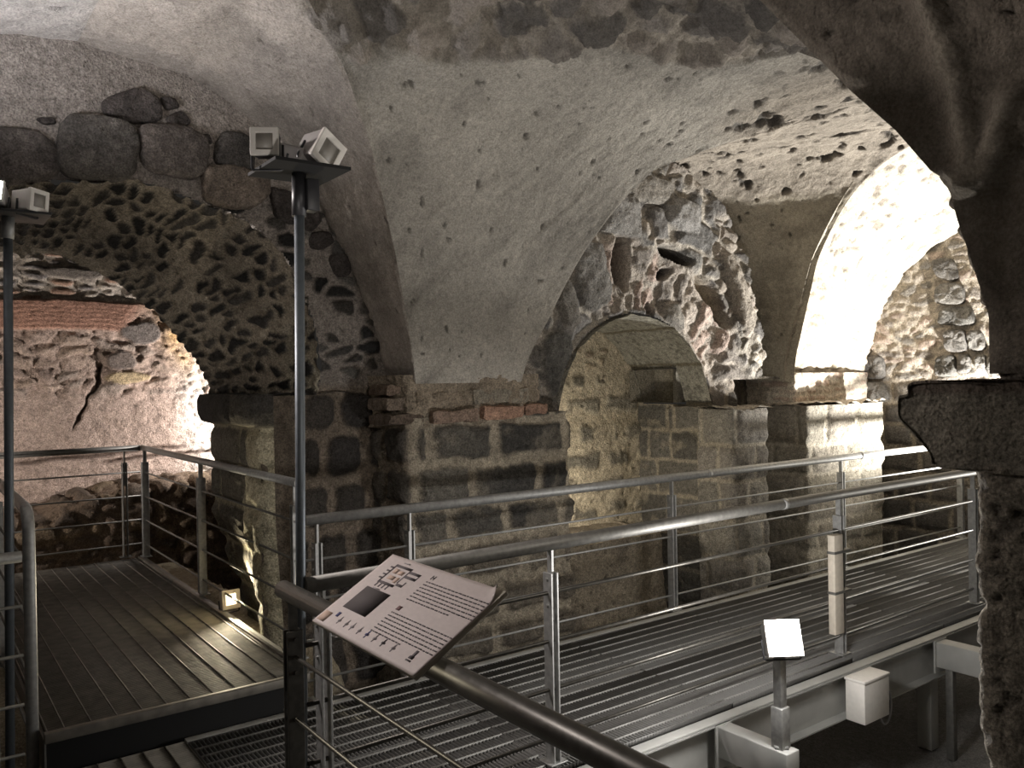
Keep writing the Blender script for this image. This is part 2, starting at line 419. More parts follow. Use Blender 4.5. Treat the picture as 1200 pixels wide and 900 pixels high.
# mirror half of it above the near pillar: a plain spandrel pushed out along the near bay
kb = 1-(1-KQ)*1.0
ysil = np.interp(ZQ, [0, .18, .36, .49, .62, .66, .82, .99, 1.19, 1.46, 1.75, 2.0], [1.19, 1.19, 1.24, 1.28, 1.31, 1.36, 1.475, 1.627, 1.79, 2.01, 2.35, 3.06])
xs = 2.7 - .10*(ZQ/1.5)**2
sil = np.stack([xs, ysil*xs/2.7, ZQ*xs/2.7], -1)
B = sil.copy(); B[:, 0] = np.minimum(bay2_x(sil[:, 2], -1), 5.4)
RIDGES = [[on(px, py, 0, 2.60)[1:] for px, py in l] for l in ([(1082, -30), (1100, 40), (1114, 100), (1122, 150), (1126, 205)], [(1175, 118), (1152, 175), (1130, 208)], [(1108, 206), (1126, 214), (1145, 203), (1168, 172)])]
def dark_web(P):
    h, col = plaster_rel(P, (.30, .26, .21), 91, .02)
    rdg = np.full(P.shape[:2], 9.)
    for line in RIDGES:
        for a_, b_ in zip(line, line[1:]):
            e = b_-a_; w_ = P[..., 1:]-a_; t_ = np.clip((w_@e)/(e@e), 0, 1); rdg = np.minimum(rdg, np.linalg.norm(w_-t_[..., None]*e, axis=-1))
    rdg = rdg + .012*fbm(P, .1, 3, 4)
    h = h + .05*np.exp(-(rdg/.045)**2) + .03*fbm(P, .3, 4, 8)
    col = mixc(col, (.46, .41, .33), np.exp(-(rdg/.035)**2)*.75)
    return h, col
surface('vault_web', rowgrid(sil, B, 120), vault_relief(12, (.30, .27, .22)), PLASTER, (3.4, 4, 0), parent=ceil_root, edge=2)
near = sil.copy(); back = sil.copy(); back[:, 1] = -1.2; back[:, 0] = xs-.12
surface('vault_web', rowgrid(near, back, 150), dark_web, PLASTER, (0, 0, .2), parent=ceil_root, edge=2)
# cross vault of the platform bay, both flanks, towards the left wall
def flank(side, y_end, sgn=1, name='vault_web', n=110, seed=13, base=PL_COL):
    x = C1 + side*A1*KQ
    A = np.stack([x, YC+sgn*HB*KQ, ZQ], -1); B = A.copy(); B[:, 1] = y_end
    return surface(name, rowgrid(A, B, n), vault_relief(seed, base), PLASTER, (C1, 3, 0), parent=ceil_root, edge=3)
flank(1, 5.36, 1, n=140, seed=14, base=(.42, .375, .33)); flank(-1, 5.36, 1, n=120, seed=15, base=(.46, .43, .40))
flank(-1, -1.2, -1, seed=16)
x = C1 - 0*KQ
A = np.stack([C1 + A1*KQ*0, PH[:, 0], ZQ], -1)
A = np.stack([C1 - A1*KQ, YC-HB*KQ, ZQ], -1); B = np.stack([np.full(NQ, C1-A1-2.0), YC-HB*KQ, ZQ], -1)
surface('vault_web', rowgrid(A, B, 60), vault_relief(17), PLASTER, (-2, 3, 0), parent=ceil_root, edge=2)
A = np.stack([C1 - A1*KQ, YC+HB*KQ, ZQ], -1); B = np.stack([np.full(NQ, C1-A1-2.0), YC+HB*KQ, ZQ], -1)
surface('vault_web', rowgrid(A, B, 60), vault_relief(18), PLASTER, (-2, 3, 0), parent=ceil_root, edge=2)
# crown of the near side of the platform bay
A = sil[ZQ > 1.2]; B = A.copy(); 
kk = np.linspace(.62, 0, 60); top = np.stack([C1+A1*kk, np.full(60, 0.), prof(kk)], -1)
t0 = top.copy(); t0[:, 1] = 3.06; t1 = top.copy(); t1[:, 1] = -1.2
xx = np.linspace(xs[-1]-.12, C1, 60)
t0 = np.stack([np.linspace(sil[-1, 0], C1, 60), np.full(60, 3.06), np.full(60, 2.0)], -1); t1 = t0.copy(); t1[:, 1] = -1.2
surface('vault_web', rowgrid(t0, t1, 150), vault_relief(19), PLASTER, (1, 1, 0), parent=ceil_root, edge=2)
# niche bay: right flank and the web between it and the bright bay
aq = np.linspace(0, math.pi/2, NQ)
LC = np.stack([C2+(A2+.06)*np.cos(aq)**.9, np.full(NQ, 5.62), (H2+.02)*np.sin(aq)], -1)
LR = np.concatenate([np.full((NQ, 1), X_R0), RF], 1)
def web_relief(P):
    h, col = vault_relief(20, (.43, .385, .30))(P)
    return h, col
surface('vault_web', loft(LC, LR, 130), web_relief, PLASTER, (6.0, 3.0, 0), parent=ceil_root, edge=3)
nv = 110; vv = np.linspace(3.06, 5.62, nv); f_ = (vv-3.06)/(5.62-3.06)
A = np.stack([np.full(nv, C2), vv, np.full(nv, 1.99)-.04*f_], -1); B = np.stack([X_R0+(C2-X_R0)*f_, vv, 2.14+(H2-2.14)*f_], -1)
surface('vault_web', loft(A, B, 90), vault_relief(21), PLASTER, (6, 3.5, 0), parent=ceil_root, edge=2)
A = np.stack([XG2, PH[:, 0], ZQ], -1); B = A.copy(); B[:, 1] = 5.64
surface('vault_web', rowgrid(A, B, 80), vault_relief(22), PLASTER, (5.5, 3, 0), parent=ceil_root, edge=2)
# far half of the long barrel (hidden from the photograph's side) from bay 2 to the end
mir = lambda c: np.stack([2*YC-c[:, 0], c[:, 1]], -1)
a3 = mir(PH); b3 = mir(RF)
P = loft(np.concatenate([np.full((NQ, 1), 4.2), a3], 1), np.concatenate([np.full((NQ, 1), X_R0), b3], 1), 90)
m3 = (P[..., 2] > .75) | (P[..., 0] > 6.6)
surface('vault_web', P, vault_relief(23), PLASTER, (6, 3, 0), mask=m3, parent=ceil_root, edge=2)
# bright end bay
def bright_relief(P):
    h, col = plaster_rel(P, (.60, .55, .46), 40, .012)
    s_ = P[..., 0]; z = P[..., 2]
    m, b, ID = rubble(s_, z, P, .34, .085, 41, .18, .3)
    lo = sst(1.35, .5, z + .25*fbm(P, .5, 3, 42))
    h = h + .022*m*b*lo
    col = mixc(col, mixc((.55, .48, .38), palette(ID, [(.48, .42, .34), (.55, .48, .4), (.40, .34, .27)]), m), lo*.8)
    pk = sst(.22, .36, fbm(P*np.array([1, 1, 1.6]), .10, 3, 43))*sst(.5, 1.2, z)
    return h-.02*pk, mixc(col, (.24, .21, .18), pk*.8)
RF2 = RF + np.stack([.13*np.sin(np.linspace(0, 1, NQ)*0+.8)*sst(.6, 0, q), .10*sst(.2, .9, q)], -1)
P = loft(np.concatenate([np.full((NQ, 1), X_R0-.05), RF2], 1), np.concatenate([np.full((NQ, 1), X_R1+.05), RE], 1), 150)
surface('vault_web', P, bright_relief, PLASTER, (8, 3, 0), parent=ceil_root, edge=2)
P = loft(np.concatenate([np.full((NQ, 1), X_R0), mir(RF)], 1), np.concatenate([np.full((NQ, 1), X_R1+.05), mir(RE)], 1), 60)
surface('vault_web', P, bright_relief, PLASTER, (8, 3, 0), parent=ceil_root, edge=2)

# ================================================================== STRUCTURE: left wall with the big arch
YL, YL2 = 5.3, 6.3
ARC_F = resample([(-.75, -.04), (-.72, .35), (-.50, .8), (-.1, 1.05), (.40, 1.13), (.74, 1.18), (1.10, 1.23), (1.50, 1.15), (1.85, 1.03), (2.10, .76), (2.24, .42), (2.28, .12), (2.26, -.06)], 260)
ARC_B = resample([(-.8, -.2), (-.75, .2), (-.45, .62), (0, .84), (.35, .90), (.63, .90), (.83, .915), (1.08, .82), (1.30, .69), (1.58, .43), (1.78, .15), (1.87, -.12), (1.90, -.31)], 260)
open_poly = [(-.75, -9)]+[tuple(p) for p in ARC_F]+[(1.85, -.06), (1.85, -9)]
def left_wall_relief(P):
    x, z = P[..., 0], P[..., 2]
    h, col = plaster_rel(P, (.30, .265, .235), 50, .012)
    m, b, ID = rubble(x, z, P, .15, .10, 51, .30, .5)
    dens = sst(1.5, 1.75, x+.25*fbm(P, .25, 3, 52))*sst(1.55, 1.2, z)
    keep = (ID > .42)*1.
    st = m*keep*dens
    h = h + .03*b*st; col = mixc(col, palette(ID, BASDARK+BASALT[:2]), st)
    # squared dark blocks below the springing
    m2, b2, ID2 = blocks(x, z, P, [-2.6, -2.1, -1.62, -1.3, -.98, -.64, -.33, -.03], 53, (.32, .5), .035, .10, .035,
                         joints={6: [1.9, 2.14, 2.42, 2.72], 5: [2.12, 2.30, 2.62], 4: [2.1, 2.36, 2.62], 3: [2.2, 2.5]})
    lo = sst(.03, -.05, z + .03*fbm(P, .2, 2, 54))
    rough = sst(2.16, 2.06, x + .05*fbm(P, .15, 3, 58))
    hh = .045*m2*b2 - .01; cc = mixc(np.array((.25, .205, .16))*(1+.3*fbm(P, .12, 3, 55))[..., None], palette(ID2, [(.07, .062, .054), (.085, .075, .065), (.06, .054, .05)]), m2)
    hr = .05*fbm(P, .18, 4, 59); cr = np.array((.16, .13, .10))*(1+.5*fbm(P, .1, 4, 60))[..., None]
    hh = lerp(hh, hr, rough); cc = mixc(cc, cr, rough)
    return lerp(h, hh, lo), mixc(col, cc, lo)
Pw = plane_grid(1, YL, -1.75, 2.95, -2.6, 2.15, .0125)
mk = ~inpoly(Pw[..., 0], Pw[..., 2], open_poly)
wall_left = surface('wall_left', Pw, left_wall_relief, ROCK, (1, 0, 0), mask=mk)
props(wall_left, 'dark plastered wall with ragged stones around the big left arch', 'wall', kind='structure')
def soffit_relief(P):
    x, y, z = P[..., 0], P[..., 1], P[..., 2]
    arc = np.arctan2(z+.2, x-.75)*1.45
    m, b, ID = rubble(arc, y, P, .085, .16, 65, .30, .8)
    h = .022*m*b + .03*fbm(P, .2, 4, 66) + .015*fbm(P, .05, 3, 68)
    mort = np.array((.33, .285, .225))*(1+.6*fbm(P, .3, 4, 67))[..., None]
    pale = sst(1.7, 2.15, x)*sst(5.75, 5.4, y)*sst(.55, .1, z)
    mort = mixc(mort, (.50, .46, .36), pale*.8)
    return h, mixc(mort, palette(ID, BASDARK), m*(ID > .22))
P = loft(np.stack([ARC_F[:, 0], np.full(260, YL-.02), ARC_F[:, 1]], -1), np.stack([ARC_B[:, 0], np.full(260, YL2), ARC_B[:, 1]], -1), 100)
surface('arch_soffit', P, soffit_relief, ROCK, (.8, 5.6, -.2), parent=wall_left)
# jamb of the arch: squared blocks seen on edge, with a ledge on top
P, s_ = path_grid([(2.5, 6.34), (1.87, 6.30), (1.87, 5.30), (1.95, 5.27)], -2.0, -.05, .0125, .03)
P[..., 0] += np.clip((P[..., 2]+.9)/-.8, 0, 1)*(.05+.20*sst(5.35, 5.9, P[..., 1]))
def jamb_relief(P):
    ss = P[..., 1]
    m, b, ID = blocks(ss, P[..., 2], P, [-2.2, -1.45, -1.12, -.82, -.55, -.27, -.02], 70, (.5, .8), .022, .02, .02)
    col = mixc((.40, .36, .26), palette(ID, [(.15, .14, .115), (.12, .11, .09), (.17, .155, .125)]), m)
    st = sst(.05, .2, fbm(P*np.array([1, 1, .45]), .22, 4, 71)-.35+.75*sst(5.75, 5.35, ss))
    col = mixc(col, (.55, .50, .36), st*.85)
    h = .03*m*b + .015*fbm(P, .1, 3, 72) + .012*st
    top = sst(-.28, -.24, P[..., 2]); h = h + .09*top; col = mixc(col, (.06, .055, .05), top*.9)
    return h, col
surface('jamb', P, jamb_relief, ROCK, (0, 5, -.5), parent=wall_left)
P = plane_grid(1, 0, 1.80, 2.6, 0, 1.1, .03); P = np.stack([P[..., 0], 5.28+P[..., 2], np.full(P.shape[:2], -.05)], -1)
surface('jamb_ledge', P, lambda P: (.02*fbm(P, .2, 3, 5), np.full(P.shape, .06)), ROCK, (1, 5, 2), parent=wall_left)

# separate voussoirs and rubble stones set into the left wall
def stone(name, poly_px, ax, v, out, mat, parent, seed, col, sink=.06, n=56):
    pts = np.array([on(px, py, ax, v) for px, py in poly_px]); c = pts.mean(0)
    p = np.concatenate([pts, pts[:1]])
    for _ in range(2):                      # Chaikin rounding of the outline
        p = np.concatenate([np.stack([.83*p[:-1]+.17*p[1:], .17*p[:-1]+.83*p[1:]], 1).reshape(-1, 3)]); p = np.concatenate([p, p[:1]])
    d = np.r_[0, np.cumsum(np.linalg.norm(np.diff(p, axis=0), axis=1))]; s = np.linspace(0, d[-1], n, endpoint=False)
    ring = np.stack([np.interp(s, d, p[:, k]) for k in range(3)], -1)
    ring = c + (ring-c)*(1.04 + .09*fbm(ring, .09, 3, seed+7))[:, None]
    nrm = np.zeros(3); nrm[ax] = -1
    V = []
    sizes = [(1.0, -sink), (1.01, 0), (1.0, .45*out), (.95, .78*out), (.86, .95*out), (.72, 1.02*out), (.55, 1.04*out), (.36, 1.04*out), (.18, 1.04*out), (.06, 1.04*out)]
    for k, o in sizes: V.append(c + (ring-c)*k + nrm*o)
    V = np.array(V); h = .7*out*fbm(V, .15, 4, seed) + .03*fbm(V, .05, 4, seed+2, .6)
    V = V + nrm*(h*np.array([0]+[.4]+[1]*8)[:, None])[..., None]
    m = len(sizes); V = V.reshape(-1, 3); F = []
    for i in range(m-1):
        for j in range(n): k = (j+1) % n; F.append((i*n+j, i*n+k, (i+1)*n+k, (i+1)*n+j))
    F.append(tuple((m-1)*n+j for j in range(n)))
    cc = np.asarray(col)*(1+.45*fbm(V, .2, 4, seed+4)+.25*fbm(V, .04, 2, seed+5))[:, None]
    ch = sst(.12, .4, fbm(V, .11, 3, seed+6)); cc = mixc(cc, np.asarray(col)*2.2, ch*.5)
    return mesh_obj(name, V, F, mat, parent, True, np.clip(cc, .004, .9))
VOUS = [
 ([(-25, 152), (20, 151), (50, 158), (66, 175), (67, 203), (50, 213), (0, 217), (-25, 217)], .07),
 ([(69, 152), (82, 138), (115, 139), (150, 149), (159, 168), (159, 200), (140, 212), (82, 208), (68, 192)], .09),
 ([(161, 150), (180, 146), (215, 150), (236, 160), (243, 180), (237, 204), (222, 211), (166, 197)], .09),
 ([(235, 206), (245, 194), (275, 195), (311, 208), (316, 226), (300, 243), (270, 246), (239, 237)], .08),
 ([(251, 168), (262, 154), (290, 160), (298, 182), (296, 201), (280, 199), (250, 191)], .06),
 ([(118, 120), (132, 113), (152, 106), (166, 106), (185, 116), (190, 142), (160, 146), (122, 134)], .05),
 ([(186, 114), (204, 116), (211, 126), (194, 130)], .03),
 ([(194, 138), (212, 129), (224, 143), (214, 151), (198, 148)], .03),
 ([(316, 219), (340, 225), (351, 243), (346, 264), (322, 256)], .06),
 ([(354, 240), (368, 243), (375, 260), (362, 273), (351, 264)], .05),
 ([(362, 273), (383, 271), (391, 284), (376, 294), (362, 291)], .04),
 ([(236, 158), (244, 157), (249, 168), (241, 171)], .02),
 ([(383, 299), (406, 297), (411, 322), (394, 328)], .04),
 ([(40, 139), (62, 138), (66, 145), (52, 147)], .02),
]
for i, (poly, out) in enumerate(VOUS):
    stone('voussoir', poly, 1, YL-.005, out, ROCK, wall_left, 200+i*9, [(.115, .10, .09), (.10, .09, .08), (.13, .112, .10), (.20, .165, .135), (.075, .068, .062), (.07, .06, .055)][min(i, 5) if i != 3 else 3])

# far lit wall beyond the arch
YF = 9.6
def far_relief(P):
    x, z = P[..., 0], P[..., 2]
    zz = z + .03*fbm(P, .4, 3, 80)
    base = np.array((.45, .345, .285))*(1+.22*fbm(P, .5, 4, 81)+.2*fbm(P, .12, 3, 82))[..., None]
    m, b, ID = rubble(x, z, P, .27, .13, 83, .22, .9)
    col = mixc(base, palette(ID, [(.38, .29, .24), (.30, .25, .21), (.46, .36, .29), (.40, .31, .25), (.34, .26, .2)]), m*.75)
    h = .035*m*b + .04*fbm(P, .35, 5, 84) + .025*fbm(P, .08, 4, 98, .6)
    low = sst(.05, -.15, zz)
    h = lerp(h, .04*fbm(P, .5, 5, 85)+.02*fbm(P, .1, 4, 86, .6), low*.8)
    col = mixc(col, np.array((.44, .34, .285))*(1+.16*fbm(P, .35, 4, 87)+.12*fbm(P, .1, 3, 90))[..., None], low*.75)
    # flat thin stones in white mortar at the top, and a red brick band below them
    m2, b2, ID2 = rubble(x, z, P, .24, .075, 88, .34, .4)
    up = sst(.90, .94, zz); h = lerp(h, .03*m2*b2, up)
    col = mixc(col, mixc((.60, .53, .45), palette(ID2, [(.22, .20, .18), (.30, .26, .22), (.40, .26, .19), (.2, .18, .17)]), m2*(ID2 > .25)), up)
    rb = sst(.60, .63, zz)*sst(.93, .90, zz)*sst(2.0+.3, 2.0, x+.6*(.93-zz))
    crs = (np.floor((zz-.6)/.045)); fr = ((zz-.6)/.045) % 1
    rc = np.array((.44, .25, .18))*(1+.25*fbm(P, .25, 3, 89))[..., None]*(.82+.18*sst(.05, .3, fr)*sst(1, .75, fr))[..., None]
    h = lerp(h, .05+.01*fr, rb); col = mixc(col, rc, rb)
    # loose right side with the lamp's brightness put into its colour, ochre stain, long crack
    wr = sst(2.35, 2.75, x + .15*fbm(P, .3, 3, 91)); m3, b3, ID3 = rubble(x, z, P, .13, .09, 92, .3, .5)
    h = lerp(h, .03*m3*b3, wr); col = mixc(col, mixc((.66, .60, .53), palette(ID3, [(.55, .5, .45), (.45, .41, .38), (.62, .57, .5)]), m3), wr*.9)
    oc = np.exp(-((x-(2.35+.45*(.8-z)))**2/.03 + (z-.55)**2/.12)); col = mixc(col, (.62, .40, .18), np.clip(oc*.8*(.6+.8*fbm(P, .15, 3, 93)), 0, 1))
    ck = np.abs(x-(1.52+.16*np.sin(z*3.1+.6)+.07*fbm(P, .15, 3, 94)))
    cm = sst(.024, .006, ck + .012*fbm(P, .1, 3, 99))*sst(.32, .2, z)*sst(-.45, -.3, z); h = h-.05*cm; col = mixc(col, (.08, .06, .05), cm*.9)
    for zc, xa, xb in ((-.70, .9, 2.5), (-.78, 1.7, 2.9)):
        d = np.abs(z-(zc+.05*(x-1.5)+.03*fbm(P, .25, 3, 95))); cm = sst(.03, .006, d)*sst(xa-.1, xa+.1, x)*sst(xb+.1, xb-.1, x)
        h = h-.05*cm; col = mixc(col, (.10, .07, .055), cm*.9)
    for xc, zc, rx, rz, c in ((1.95, .12, .22, .07, (.50, .39, .24)), (2.1, .60, .20, .12, (.22, .19, .17)), (1.9, .30, .16, .1, (.22, .18, .155)), (2.9, -.05, .16, .12, (.40, .30, .25)), (1.45, 1.2, .3, .06, (.24, .21, .18)), (1.95, 1.17, .12, .07, (.3, .27, .24))):
        d = np.sqrt(((x-xc)/rx)**2+((z-zc)/rz)**2)+.25*fbm(P, .12, 3, 96); k = sst(1.05, .85, d); h = lerp(h, .055, k); col = mixc(col, np.array(c)*(1+.2*fbm(P, .1, 3, 97))[..., None], k)
    return h, col
Pw = plane_grid(1, YF, -1.0, 4.0, -1.8, 2.0, .016)
props(surface('wall_far', Pw, far_relief, ROCK, (1, 0, 0)), 'brightly lit pinkish rubble wall seen through the left arch', 'wall', kind='structure')
# dark low bank in front of it
xb = np.linspace(-1.5, 3.6, 220); topz = np.interp(xb, [-1.5, .95, 1.7, 2.6, 3.6], [-1.3, -1.22, -1.0, -.96, -.95])
prf = [(8.75, -2.7), (8.8, -1.7), (8.84, -.12), (8.95, 0), (9.3, .04), (9.75, .03)]
yy = resample([(a, 0) for a, b in prf], 110)[:, 0]
P = np.zeros((220, 110, 3)); P[..., 0] = xb[:, None]
pp = resample([(8.76, -1.6), (8.80, -1.0), (8.84, -.5), (8.87, -.1), (8.97, 0), (9.3, .03), (9.8, .03)], 110)
P[..., 1] = pp[None, :, 0]; P[..., 2] = topz[:, None] + pp[None, :, 1]
def bank_relief(P):
    m, b, ID = rubble(P[..., 0], P[..., 2], P, .22, .16, 101, .2, .6)
    return .05*m*b + .05*fbm(P, .35, 4, 102), mixc(np.array((.19, .14, .10))*(1+.3*fbm(P, .3, 3, 103))[..., None], palette(ID, [(.15, .11, .08), (.11, .085, .065), (.2, .15, .1)]), m)
props(surface('wall_low', P, bank_relief, ROCK, (1, 5, 3)), 'dark low rubble bank below the far lit wall', 'wall', kind='structure')

# ================================================================== STRUCTURE: central pillar
P, s_ = path_grid([(2.72, 5.42), (2.72, 4.90), (4.14, 4.90), (4.14, 5.3)], -2.6, -.24, .0115, .05)
S1 = np.broadcast_to(s_[:, None], P.shape[:2])
def pier_relief(P):
    s = S1 - .52
    m, b, ID = blocks(s, P[..., 2], P, [-2.8, -2.4, -2.2, -1.95, -1.70, -1.41, -1.12, -.85, -.56, -.27, -.1], 110, (.4, .62), .040, .06, .045,
                      joints={8: [-.3, .04, .17, .70, 1.34, 1.6], 7: [-.25, .03, .50, 1.08, 1.40], 6: [-.3, .0, .30, .78, 1.30], 5: [-.3, .05, .42, .95, 1.3], 4: [-.3, .25, .75, 1.2]})
    wear = sst(.12, .34, fbm(P, .22, 4, 111)); m = m*(1-.30*wear)
    rgt = sst(.25, .8, s)  # light falling off to the right put into the stone colour
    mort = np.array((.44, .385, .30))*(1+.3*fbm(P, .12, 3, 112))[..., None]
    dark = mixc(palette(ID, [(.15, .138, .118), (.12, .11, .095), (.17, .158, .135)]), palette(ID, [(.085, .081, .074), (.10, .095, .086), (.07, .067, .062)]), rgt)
    side = sst(.06, -.06, s)  # shade on the left face put into stone and mortar colour
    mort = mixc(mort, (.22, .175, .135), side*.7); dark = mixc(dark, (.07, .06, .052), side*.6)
    low = sst(-.95, -1.3, P[..., 2]+.2*fbm(P, .4, 3, 113))  # light on the lower part put into a paler tan
    dark = mixc(dark, (.24, .205, .16), low*.6)
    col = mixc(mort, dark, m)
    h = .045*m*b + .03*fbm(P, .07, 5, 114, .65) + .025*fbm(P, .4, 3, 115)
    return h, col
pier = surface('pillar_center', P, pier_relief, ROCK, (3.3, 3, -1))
props(pier, 'squat square pillar of weathered grey stone blocks between arch and niche', 'pillar', kind='structure')
# brick courses of its cornice: individual bricks in three uneven layers on a mortar core
P, s_ = path_grid([(2.62, 5.4), (2.72, 4.90), (3.86, 4.90), (3.98, 5.3)], -.30, .06, .015, .05)
surface('cornice_core', P, lambda P: (.05*fbm(P, .12, 4, 120)+.015*fbm(P, .03, 2, 122), np.array((.30, .25, .19))*(1+.3*fbm(P, .1, 3, 121))[..., None]), ROCK, (3.3, 3, 0), parent=pier)
rng = random.Random(5)
def brick(x0, x1, y0, y1, z0, z1, col, par):
    v, f = boxes((x0, y0, z0), (x1, y1, z1))
    # subdivided slab with worn edges
    nx, ny, nz = 10, 5, 4
    gx = np.linspace(-1, 1, nx); gy = np.linspace(-1, 1, ny); gz = np.linspace(-1, 1, nz)
    V = []; F = []
    def face(U, W, fix, val):
        b = len(V); a, c = len(U), len(W)
        for u in U:
            for w_ in W:
                p = [0, 0, 0]; ax = [k for k in range(3) if k != fix]; p[ax[0]] = u; p[ax[1]] = w_; p[fix] = val; V.append(p)
        for i in range(a-1):
            for j in range(c-1):
                qd = (b+i*c+j, b+(i+1)*c+j, b+(i+1)*c+j+1, b+i*c+j+1); F.append(qd if (val > 0) ^ (fix == 1) else qd[::-1])
    for val in (-1, 1): face(gy, gz, 0, val); face(gx, gz, 1, val); face(gx, gy, 2, val)
    V = np.array(V, float); hs = np.array([(x1-x0)/2, (y1-y0)/2, (z1-z0)/2]); cc = np.array([(x0+x1)/2, (y0+y1)/2, (z0+z1)/2])
    r = .014; W = V*hs; inner = np.clip(W, -(hs-r), hs-r); d = W-inner; L = np.linalg.norm(d, axis=1, keepdims=True); W = inner + d/np.maximum(L, 1e-9)*np.minimum(L, r)
    W = W + cc; W = W + .022*np.stack([fbm(W+k*7, .07, 3, 130+k) for k in range(3)], -1)
    cl = np.asarray(col)*(1+.25*fbm(W, .12, 3, 133)+.15*fbm(W, .03, 2, 134))[:, None]
    return mesh_obj('brick', W, F, ROCK, par, True, np.clip(cl, .01, .9))
BR = (.31, .225, .175); BG = (.24, .205, .165); BT = (.33, .27, .21)
for x0, x1, y0, z0, z1, c in [(2.58, 2.86, 4.89, -.27, -.20, (.15, .115, .09)), (2.90, 3.27, 4.84, -.275, -.185, BR), (3.30, 3.66, 4.83, -.265, -.165, (.40, .25, .18)), (3.69, 3.90, 4.85, -.245, -.16, (.32, .20, .145)),
                              (2.60, 2.78, 4.94, -.175, -.09, (.20, .16, .125)), (2.80, 3.22, 4.90, -.175, -.065, (.25, .205, .155)), (3.25, 3.75, 4.88, -.15, -.045, (.28, .25, .20)), (3.76, 3.88, 4.92, -.15, -.05, BT),
                              (2.62, 2.80, 4.98, -.075, .0, (.19, .14, .105)), (2.82, 3.18, 4.95, -.055, .02, (.27, .19, .145)), (3.20, 3.36, 4.95, -.05, .02, (.20, .125, .09)), (3.38, 3.62, 4.94, -.035, .03, (.36, .235, .175)), (3.64, 3.84, 4.96, -.04, .02, (.40, .34, .27))]:
    brick(x0, x1, y0, y0+.28, z0, z1, c, pier)

# ================================================================== STRUCTURE: niche wall
YN = 5.2
NC, NR, NZ = 5.19, .95, -.375
NB = 6.12
niche_poly = [(NC-NR, -9)]+[(NC-NR*math.cos(a), NZ+NR*math.sin(a)) for a in np.linspace(0, math.pi, 60)]+[(NC+NR, -9)]
def niche_wall_relief(P):
    x, z = P[..., 0], P[..., 2]
    m, b, ID = rubble(x, z, P, .36, .30, 140, .16, .7)
    m4, b4, ID4 = rubble(x, z, P, .19, .13, 141, .16, .9)
    big = sst(.0, .2, fbm(P, .5, 3, 142)+.25*sst(1.0, 1.4, z))
    col = mixc(mixc((.38, .345, .295), palette(ID4, [(.34, .30, .26), (.20, .185, .165), (.44, .39, .33), (.14, .13, .12)]), m4), mixc((.48, .44, .38), palette(ID, [(.15, .145, .138), (.20, .19, .18), (.25, .24, .22)]), m), big)
    h = lerp(.035*m4*b4, .05*m*b, big) + .06*fbm(P, .35, 4, 143) + .022*fbm(P, .10, 4, 153, .55)
    # jagged band of pink brick packing, deep cavity, split slab shapes
    th = np.arctan2(z-NZ, x-NC); rr = np.hypot(x-NC, z-NZ)
    band = sst(NR+.02, NR+.06, rr)*sst(1.62, 1.45, rr+.06*fbm(P, .2, 3, 144))*sst(2.15, 1.95, th)*sst(.1, .2, th)
    m5, b5, ID5 = rubble(th*1.3, rr, P, .17, .30, 145, .17, 1.0)
    h = lerp(h, .03*m5*b5+.08*fbm(P, .22, 4, 146)+.022*fbm(P, .08, 4, 154, .55)-.02, band)
    col = mixc(col, mixc((.42, .375, .325), palette(ID5, [(.44, .35, .30), (.34, .30, .26), (.50, .44, .38), (.24, .215, .19)]), m5), band)
    for xc, zc, rx, rz, ang, dep, c in ((5.02, 1.02, .11, .23, .15, -.28, (.12, .085, .06)), (5.72, 1.13, .24, .07, -.2, -.22, (.08, .07, .06)), (6.22, .72, .09, .33, .75, -.2, (.34, .29, .22)), (5.55, .95, .12, .05, .3, -.15, (.07, .06, .055)), (5.35, .60, .05, .09, 0, -.12, (.1, .09, .08))):
        ca, sa = math.cos(ang), math.sin(ang); dx, dz = x-xc, z-zc
        d = np.sqrt(((dx*ca+dz*sa)/rx)**2+((-dx*sa+dz*ca)/rz)**2)+.22*fbm(P, .12, 3, 147); k = sst(1.1, .8, d)
        h = h + dep*k; col = mixc(col, c, k)
    for xc, zc, rx, rz, ang, dep, c in ((5.0, 1.42, .27, .20, 0, .07, (.23, .22, .205)), (5.78, 1.50, .25, .16, -.15, .09, (.30, .29, .275)), (4.65, .88, .20, .30, .2, .08, (.19, .18, .165)), (6.52, .82, .10, .42, .42, .13, (.36, .32, .27)), (5.48, 1.40, .10, .15, .2, .05, (.2, .19, .18)), (5.40, 1.68, .3, .13, 0, .05, (.27, .25, .22)), (4.30, .05, .17, .36, .12, .08, (.115, .11, .10)), (4.38, .62, .12, .22, .3, .06, (.2, .185, .165)), (5.65, .55, .12, .14, .3, .05, (.28, .26, .23))):
        ca, sa = math.cos(ang), math.sin(ang); dx, dz = x-xc, z-zc
        d = np.maximum(np.abs((dx*ca+dz*sa)/rx), np.abs((-dx*sa+dz*ca)/rz))*.6 + .4*np.sqrt(((dx*ca+dz*sa)/rx)**2+((-dx*sa+dz*ca)/rz)**2) + .14*fbm(P, .15, 3, 148)
        k = sst(1.02, .88, d); h = lerp(h, dep*(.6+.4*sst(1, .4, d))+.02*fbm(P, .08, 3, 150), k); col = mixc(col, np.array(c)*(1+.25*fbm(P, .08, 3, 149))[..., None], k)
    din = np.where(z > NZ, rr-NR, np.abs(x-NC)-NR); h = h*sst(.0, .07, np.abs(din))
    # squared blocks lower down
    m2, b2, ID2 = blocks(x, z, P, [-2.8, -2.2, -1.8, -1.45, -1.1, -.78, -.45, -.1, .1], 151, (.3, .5), .03, .04, .03)
    lo = sst(-.05, -.2, z+.05*fbm(P, .2, 2, 152))
    h = lerp(h, .03*m2*b2, lo); col = mixc(col, mixc((.24, .205, .16), palette(ID2, [(.10, .09, .08), (.13, .115, .10)]), m2), lo)
    return h, col
